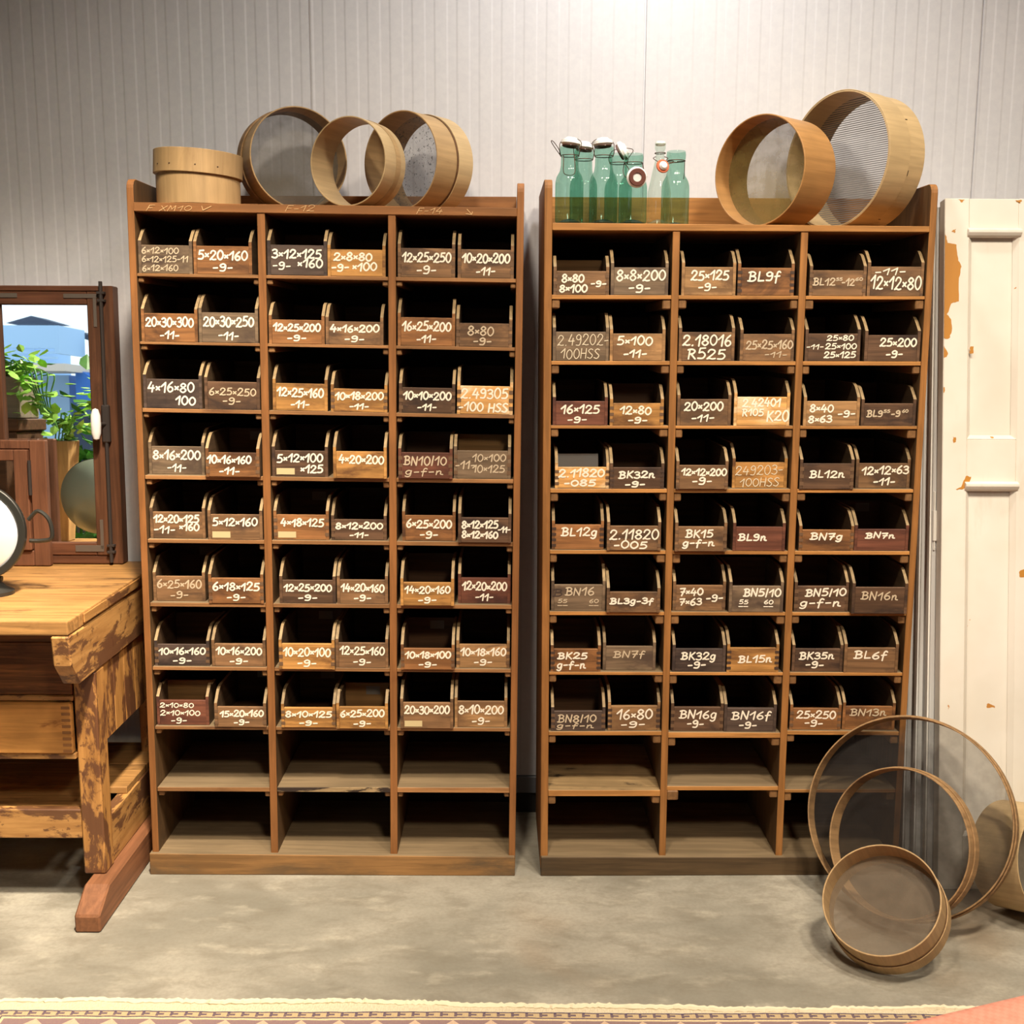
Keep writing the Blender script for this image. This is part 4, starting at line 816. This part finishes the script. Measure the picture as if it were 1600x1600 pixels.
# small framed mirror in front of it
SL = math.radians(2.0); SO = Vector((-1.70, 0.316, BZ + .0024)); sn = Vector((0, math.cos(SL), -math.sin(SL))); su = Vector((0, math.sin(SL), math.cos(SL)))
def fs(px, py):
    d = ray(px, py); k = (SO - CAM).dot(sn) / d.dot(sn); q = CAM + d * k - SO; return q.x, q.dot(su)
M['red_board'] = wood('reddish_frame_board', (112, 72, 50), 'z', 0.18, (78, 48, 34), (0.56, 0.74), 10, 0.55)
t = thing('framed_mirror', 'small reddish wooden double frame with dark mirror glass, before the window mirror', 'mirror', SO, (-SL, 0, 0))
xe = fs(73, 780)[0]; xw = xe - .46; hz = fs(40, 688)[1]; xb_ = fs(48, 780)[0]; zc_ = fs(20, 702)[1]
MB().box((xb_, .004, 0), (xe, .030, hz)).build('outer_stile', M['red_board'], t, bevel=0.003); MB().box((xw, .004, 0), (xw + .06, .030, hz)).build('outer_stile', M['red_board'], t, bevel=0.003)
MB().box((xw + .06, .004, zc_), (xb_, .030, hz)).build('outer_rail', M['red_board'], t, bevel=0.003); MB().box((xw + .06, .004, 0), (xb_, .030, .05)).build('outer_rail', M['red_board'], t, bevel=0.003)
xs0, xs1 = fs(25, 780)[0], fs(47, 780)[0]; zs = fs(20, 720)[1]
MB().box((xs0, -.008, .052), (xs1, .018, zc_ - .001)).build('sash_stile', M['red_board'], t, bevel=0.003); MB().box((xw + .061, -.008, .052), (xw + .10, .018, zc_ - .001)).build('sash_stile', M['red_board'], t, bevel=0.003)
MB().box((xw + .10, -.007, zs), (xs0, .018, zc_ - .001)).build('sash_rail', M['red_board'], t, bevel=0.003); MB().box((xw + .10, -.007, .052), (xs0, .018, .09)).build('sash_rail', M['red_board'], t, bevel=0.003)
MB().box((xw + .10, .006, .09), (xs0, .009, zs)).build('mirror_pane', M['mirror'], t)
xh = fs(49, 745)[0]; MB().tube([(xh, -.012, fs(49, 773)[1]), (xh, -.012, fs(49, 719)[1])], .0055, 10).build('hinge', M['old_iron'], t, smooth=True)

# round metal lamp
M['chrome'] = plain('polished_reflector', (236, 238, 240), 0.10, 1.0); M['gun'] = plain('dark_gunmetal', (74, 72, 66), 0.4, 0.7); M['enamel'] = plain('pale_green_enamel', (150, 162, 146), 0.35, 0.2); M['lens'] = plain('fluted_lamp_glass', (236, 240, 244), 0.25, 0.35)
t = world_thing('lamp', 'round polished metal spotlight on a dark iron bracket at the workbench edge', 'lamp', (-1.50, -0.05, BZ + .0006))
LC = Vector((-1.505, -0.09, 1.066)); la = Vector((-.06, 1, -.06)).normalized()
MB().lathe([(0.130, -.006), (.136, 0), (.136, .012), (.122, .03), (.082, .072), (.04, .092), (0, .095)], LC, la, 64).build('housing', M['enamel'], t, smooth=True)
MB().hoop(LC, la, .139, .119, -.012, .006, 72).build('bezel', M['gun'], t, bevel=.002, smooth=True)
MB().lathe([(.119, -.004), (.10, -.018), (.06, -.029), (0, -.033)], LC, la, 64).build('domed_glass', M['lens'], t, smooth=True)
yk = MB().tube(smooth3([LC + Vector((.137, .03, .03)), LC + Vector((.165, .03, .055)), LC + Vector((.195, .03, .03)), LC + Vector((.20, .03, -.02)), LC + Vector((.17, .03, -.03)), LC + Vector((.137, .03, -.03))]), .006, 8).build('carry_handle', M['gun'], t, smooth=True)
b0 = LC + Vector((.02, .03, -.128)); MB().tube([b0, Vector((b0.x + .01, b0.y, BZ + .03))], .016, 12).build('stem', M['gun'], t, smooth=True)
MB().lathe([(0, 0), (.05, 0), (.05, .010), (.03, .022), (.018, .034), (0, .034)], (b0.x + .01, b0.y, BZ + .0006), (0, 0, 1), 32).build('foot', M['gun'], t, smooth=True)
MB().tube([Vector((b0.x - .02, b0.y - .02, BZ + .05)), Vector((b0.x + .04, b0.y - .02, BZ + .05))], .008, 10).build('wing_bolt', M['gun'], t, smooth=True)

# ---------------------------------------------------------------- rug and armchair
def rug_material(x0, y1):
    m = N('woven_rug'); tc = m.n('ShaderNodeTexCoord'); sx = m.n('ShaderNodeSeparateXYZ'); m.l(tc.outputs['Object'], sx.inputs[0]); X_, Y_ = sx.outputs[0], sx.outputs[1]
    wob = m.val('MULTIPLY', m.val('SUBTRACT', m.noise(m.coords((1, 1, 1), False), 22, 2), .5), .006)
    du, dv = m.val('SUBTRACT', X_, x0), m.val('SUBTRACT', y1, Y_); d = m.val('ADD', m.val('MINIMUM', du, dv), wob)
    isu = m.val('LESS_THAN', du, dv); al = m.val('ADD', m.val('MULTIPLY', isu, Y_), m.val('MULTIPLY', m.val('SUBTRACT', 1, isu), X_))
    r = m.n('ShaderNodeValToRGB'); r.color_ramp.interpolation = 'CONSTANT'; m.l(m.val('MULTIPLY', d, 2.0), r.inputs[0])
    st = [(0, (200, 187, 158)), (.0240, (58, 46, 78)), (.0285, (184, 160, 122)), (.0450, (58, 46, 78)), (.0495, (206, 184, 146)), (.058, (196, 166, 140)), (.14, (70, 50, 74)), (.15, (170, 70, 58))]
    el = r.color_ramp.elements; el[0].position = 0; el[0].color = lin(st[0][1]); el[1].position = st[1][0] * 2; el[1].color = lin(st[1][1])
    for p, c in st[2:]: e = el.new(p * 2); e.color = lin(c)
    def tri(v, per): return m.val('ABSOLUTE', m.val('SUBTRACT', m.val('FRACT', m.val('DIVIDE', v, per)), .5))
    chain = m.val('MULTIPLY', m.val('LESS_THAN', tri(al, .034), .21), m.val('LESS_THAN', m.val('ABSOLUTE', m.val('SUBTRACT', d, .0368)), .0034)); chain = m.val('MAXIMUM', chain, m.val('MULTIPLY', m.val('LESS_THAN', tri(m.val('ADD', al, .009), .034), .10), m.val('LESS_THAN', m.val('ABSOLUTE', m.val('SUBTRACT', d, .0368)), .0075))); out = m.mix(m.val('MULTIPLY', chain, .85), r.outputs[0], lin((66, 52, 84)))
    tr = m.val('MULTIPLY', m.val('LESS_THAN', m.val('SUBTRACT', d, .058), m.val('MULTIPLY', tri(al, .09), .09)), m.val('GREATER_THAN', d, .058)); tr = m.val('MULTIPLY', tr, m.val('LESS_THAN', d, .14))
    out = m.mix(m.val('MULTIPLY', tr, .8), out, lin((110, 84, 96)))
    wv = m.noise(m.coords((300, 90, 1), False), 1, 2); out = m.mix(m.ramp(wv, .35, .7, 0, .3), out, lin((150, 128, 100)))
    m.l(out, m.b.inputs['Base Color']); m.b.inputs['Roughness'].default_value = .95; m.b.inputs['Specular IOR Level'].default_value = .1; m.bump(wv, .5, .002); return m.mat
rc = on_z(-14, 1574); xa, ya = rc.x, rc.y; RW, RL = 2.9, 1.9
M['rug'] = rug_material(0.0, 0.0)
nx, ny = 160, 40; vs = []
for j in range(ny + 1):
    for i in range(nx + 1):
        x = RW * i / nx; y = -RL * j / ny; e = (1 - j / ny) ** 6
        wy = (.012 * math.sin(x * 2.2 + .4) + .004 * math.sin(x * 9) + .002 * math.sin(x * 31)) * e
        vs.append((x, y + wy, .009 + .0012 * math.sin(x * 7 + y * 5)))
fs_ = [(j * (nx + 1) + i, (j + 1) * (nx + 1) + i, (j + 1) * (nx + 1) + i + 1, j * (nx + 1) + i + 1) for j in range(ny) for i in range(nx)]
mb = MB().add(vs, fs_)
edge = [i for i in range(nx + 1)] ; b0 = len(mb.v)
rim = [mb.v[i] for i in range(nx + 1)] + [mb.v[j * (nx + 1) + nx] for j in range(1, ny + 1)] + [mb.v[ny * (nx + 1) + i] for i in range(nx - 1, -1, -1)] + [mb.v[j * (nx + 1)] for j in range(ny - 1, 0, -1)]
k = len(rim); mb.add(rim + [Vector((p.x, p.y, .0004)) for p in rim], [(i, (i + 1) % k, k + (i + 1) % k, k + i) for i in range(k)])
rug = mb.build('rug', M['rug'], None, at=(0, 0, 0), smooth=True); rug.location = (xa, ya, 0); tag(rug, 'flat woven rug with cream edge and purple chain border on the concrete floor', 'rug')
M['fringe'] = plain('cream_rug_yarn', (216, 202, 172), .95, 0, .1)
mb = MB(); pth = []
for i in range(420):
    x = RW * i / 419; wy = .012 * math.sin(x * 2.2 + .4) + .004 * math.sin(x * 9) + .002 * math.sin(x * 31)
    pth.append((x, wy + random.uniform(0, .004), .009 + random.uniform(-.001, .002)))
mb.tube(pth, [random.uniform(.0055, .0085) for _ in pth], 7)
mb.build('fringe', M['fringe'], rug, at=None, smooth=True)

def salmon():
    m = N('salmon_woven_fabric'); v = m.coords((1, 1, 1), False); c = m.n('ShaderNodeTexChecker'); c.inputs['Scale'].default_value = 170; m.l(v, c.inputs['Vector'])
    out = m.mix(m.val('MULTIPLY', c.outputs['Fac'], .35), lin((212, 144, 122)), lin((194, 122, 100))); out = m.mix(m.ramp(m.noise(v, 60, 3), .35, .7, 0, .4), out, lin((226, 162, 140)))
    m.l(out, m.b.inputs['Base Color']); m.b.inputs['Roughness'].default_value = .95; m.b.inputs['Specular IOR Level'].default_value = .1; m.bump(c.outputs['Fac'], .4, .002); return m.mat
M['salmon'] = salmon(); M['chair_leg'] = wood('armchair_leg_wood', (96, 62, 38), 'z', .2)
def rbox(a, b, bev, seg=4):
    return MB().box(a, b)
AZ = 0.82; e1_, e2_ = on_z(1392, 1600, AZ), on_z(1600, 1551, AZ); ang = math.atan2(e2_.y - e1_.y, e2_.x - e1_.x)
cx, cy = e1_ + (e2_ - e1_) * 1.05, None
t = thing('armchair', 'salmon woven-fabric armchair, its padded back showing at the rug corner', 'armchair', (cx.x + .06, cx.y + .02, 0.0115), (0, 0, ang))
MB().box((-.42, -.15, .34), (.42, .0, AZ)).build('back_cushion', M['salmon'], t, bevel=.035, seg=5, smooth=True)
MB().box((-.30, -.72, .30), (.30, -.155, .47)).build('seat_cushion', M['salmon'], t, bevel=.04, seg=4, smooth=True)
for s in (-1, 1): MB().box((min(s * .305, s * .42), -.72, .18), (max(s * .305, s * .42), -.155, .60)).build('arm', M['salmon'], t, bevel=.04, seg=4, smooth=True)
MB().box((-.30, -.70, .18), (.30, -.155, .295)).build('seat_frame', M['salmon'], t, bevel=.01)
MB().box((-.41, -.14, .18), (.41, -.02, .335)).build('back_frame', M['salmon'], t, bevel=.01)
for sx in (-1, 1):
    for yy in (-.66, -.10): MB().prism([(sx * .36 - .02, yy - .02, .0), (sx * .36 + .02, yy - .02, .0), (sx * .36 + .02, yy + .02, .0), (sx * .36 - .02, yy + .02, .0)], (0, 0, .182)).build('leg', M['chair_leg'], t, bevel=.003)

# ---------------------------------------------------------------- what the mirror panes reflect: plants on the bench's far end, a window, the house opposite
M['grey_box'] = wood('weathered_grey_planter', (132, 122, 106), 'x', .15, (92, 82, 70), (.55, .75)); M['tan_box'] = wood('tan_planter_wood', (176, 140, 88), 'z', .14); M['crate'] = wood('dark_crate_wood', (84, 58, 38), 'x', .2)
def leafy(name, c):
    m = N(name); oi = m.noise(m.coords((9, 9, 9)), 1, 2); m.l(m.mix(m.ramp(oi, .3, .7), lin(c), lin(tuple(min(255, int(x * 1.35)) for x in c))), m.b.inputs['Base Color']); m.b.inputs['Roughness'].default_value = .45
    return m.mat
M['leaf_light'] = leafy('light_green_leaves', (126, 172, 70)); M['leaf_mid'] = leafy('mid_green_leaves', (78, 132, 60)); M['soil'] = plain('potting_soil', (50, 38, 28), .95)
def leaves(mb, c, rad, n, size, rng):
    for _ in range(n):
        p = Vector(c) + Vector((rng.gauss(0, rad[0]), rng.gauss(0, rad[1]), rng.gauss(0, rad[2])))
        a = Vector((rng.uniform(-1, 1), rng.uniform(-1, 1), rng.uniform(-.7, .5))).normalized(); b = a.cross(Vector((rng.uniform(-.3, .3), rng.uniform(-.3, .3), 1))).normalized(); nn = a.cross(b)
        L = size * rng.uniform(.7, 1.25); W_ = L * .42
        q = [p, p + a * L * .3 + b * W_ * .8 + nn * L * .06, p + a * L * .65 + b * W_ * .7 + nn * L * .05, p + a * L, p + a * L * .65 - b * W_ * .7 + nn * L * .05, p + a * L * .3 - b * W_ * .8 + nn * L * .06, p + a * L * .5 - nn * L * .03]
        mb.add(q, [(0, 1, 6), (1, 2, 6), (2, 3, 6), (3, 4, 6), (4, 5, 6), (5, 0, 6)])
rng = random.Random(3)
t = world_thing('wooden_crate', 'dark wooden crate on the workbench end, seen only in the window mirror', 'crate', (-1.86, -.22, BZ + .0006))
MB().box((-2.02, -.33, BZ + .0006), (-1.80, -.10, 1.30)).build('crate_body', M['crate'], t, bevel=.004); MB().box((-2.03, -.34, 1.301), (-1.79, -.09, 1.345)).build('crate_lid', M['crate'], t, bevel=.004)
t = world_thing('potted_plant', 'trailing light green plant in a weathered grey box on the crate, reflected', 'plant', (-1.86, -.22, 1.3456), 'plants reflected in the window mirror')
MB().box((-1.99, -.30, 1.3456), (-1.80, -.13, 1.50)).build('planter_box', M['grey_box'], t, bevel=.004); MB().box((-1.98, -.29, 1.501), (-1.81, -.14, 1.506)).build('soil', M['soil'], t)
mb = MB(); leaves(mb, (-1.88, -.21, 1.545), (.07, .05, .026), 90, .055, rng); leaves(mb, (-1.765, -.10, 1.47), (.03, .03, .05), 34, .05, rng); leaves(mb, (-1.70, -.10, 1.40), (.03, .025, .04), 30, .05, rng); mb.build('foliage', M['leaf_light'], t)
mb = MB()
for k in range(7): mb.tube(smooth3([(-1.86 + .02 * k, -.2, 1.505), (-1.83 + .025 * k, -.16, 1.56 - .01 * k), (-1.76 + .012 * k, -.13, 1.48 - .012 * k), (-1.72 + .01 * k, -.13, 1.36 - .01 * k)]), .0028, 6)
mb.build('stem', M['leaf_mid'], t)
t = world_thing('potted_plant', 'leafy plant in a tall tapered tan wooden planter, reflected', 'plant', (-1.715, -.27, BZ + .0006), 'plants reflected in the window mirror')
h0, h1 = BZ + .0006, 1.262
MB().hexa([(-1.742, -.312, h0), (-1.682, -.312, h0), (-1.66, -.33, h1), (-1.77, -.33, h1), (-1.742, -.245, h0), (-1.682, -.245, h0), (-1.66, -.215, h1), (-1.77, -.215, h1)]).build('tapered_planter', M['tan_box'], t, bevel=.003)
mb = MB(); leaves(mb, (-1.68, -.29, 1.315), (.03, .03, .03), 50, .045, rng); leaves(mb, (-1.62, -.32, 1.38), (.03, .03, .04), 24, .05, rng); mb.build('foliage', M['leaf_light'], t)
mb = MB()
for k in range(5): mb.tube([(-1.73 + .012 * k, -.27, h1), (-1.72 + .02 * k, -.27 + .01 * k, h1 + .10)], .0025, 6)
mb.build('stem', M['leaf_mid'], t)
t = world_thing('potted_plant', 'tall bushy plant standing on the floor before the workbench, reflected', 'plant', (-1.92, -1.0, .0006), 'plants reflected in the window mirror')
MB().lathe([(0, .0006), (.13, .0006), (.17, .30), (.155, .30), (.145, .27), (0, .27)], (-1.92, -1.0, 0), (0, 0, 1), 40).build('pot', M['tan_box'], t, smooth=True)
mb = MB()
for k in range(6): mb.tube([(-1.92 + .02 * (k - 3), -1.0, .27), (-1.92 + .04 * (k - 3), -1.0 + .03 * (k - 2), 1.15)], .006, 6)
mb.build('stem', M['leaf_mid'], t); mb = MB(); leaves(mb, (-1.91, -1.0, 1.0), (.10, .10, .20), 260, .085, rng); mb.build('foliage', M['leaf_mid'], t)
wf = MB()
for (a_, b_) in (((WX0, -6.58, WZ0), (WX0 + .06, -6.52, WZ1)), ((WX1 - .06, -6.58, WZ0), (WX1, -6.52, WZ1)), ((WX0 + .06, -6.58, WZ0), (WX1 - .06, -6.52, WZ0 + .06)), ((WX0 + .06, -6.58, WZ1 - .06), (WX1 - .06, -6.52, WZ1))): wf.box(a_, b_)
struct(wf.build('window_1', M['trim_grey']))
M['house_blue'] = plain('pale_blue_render', (176, 208, 240), .8); M['roof_blue'] = plain('blue_metal_roof', (58, 120, 206), .5); M['soffit'] = plain('beige_soffit', (222, 206, 190), .8); M['slate'] = plain('dark_fascia', (66, 74, 92), .7)
t = world_thing('house', 'pale blue house with a railed balcony seen through the window, in the mirror', 'house', (-6.6, -12.2, 0.0))
MB().box((-9.0, -13.5, 0), (-6.3, -11.9, 1.9)).build('house_wall', M['house_blue'], t); MB().box((-8.6, -13.5, 1.9), (-6.9, -12.2, 2.62)).build('upper_wall', M['house_blue'], t)
MB().box((-8.6, -11.9, 1.92), (-5.95, -10.9, 2.02)).build('balcony_slab', M['soffit'], t); MB().box((-8.6, -10.95, 2.22), (-6.08, -10.9, 2.52)).build('parapet', M['house_blue'], t); MB().box((-6.08, -11.8, 2.15), (-6.02, -10.9, 2.52)).build('parapet', M['house_blue'], t)
for z_ in (2.08, 2.15): MB().box((-8.6, -10.94, z_), (-6.05, -10.91, z_ + .03)).build('balcony_rail', M['house_blue'], t)
MB().prism([(-6.9, -11.8, 2.58), (-6.2, -11.8, 2.58), (-6.55, -11.8, 2.68)], (0, .5, 0)).build('awning', M['slate'], t)
MB().prism([(-6.15, -11.9, 2.52), (-5.4, -11.9, 2.25), (-5.4, -11.9, 2.17), (-6.15, -11.9, 2.44)], (0, -1.2, 0)).build('fascia', M['slate'], t)
MB().prism([(-6.05, -11.5, 2.0), (-5.2, -11.5, 1.45), (-5.2, -11.5, 1.35), (-6.05, -11.5, 1.55)], (0, -1.5, 0)).build('side_roof', M['roof_blue'], t); MB().box((-6.28, -13.4, 0), (-5.2, -11.95, 1.34)).build('side_wall', M['slate'], t)
struct(MB().box((-14, -20, -.08), (4, -6.62, -.03)).build('ground', M['floor']))
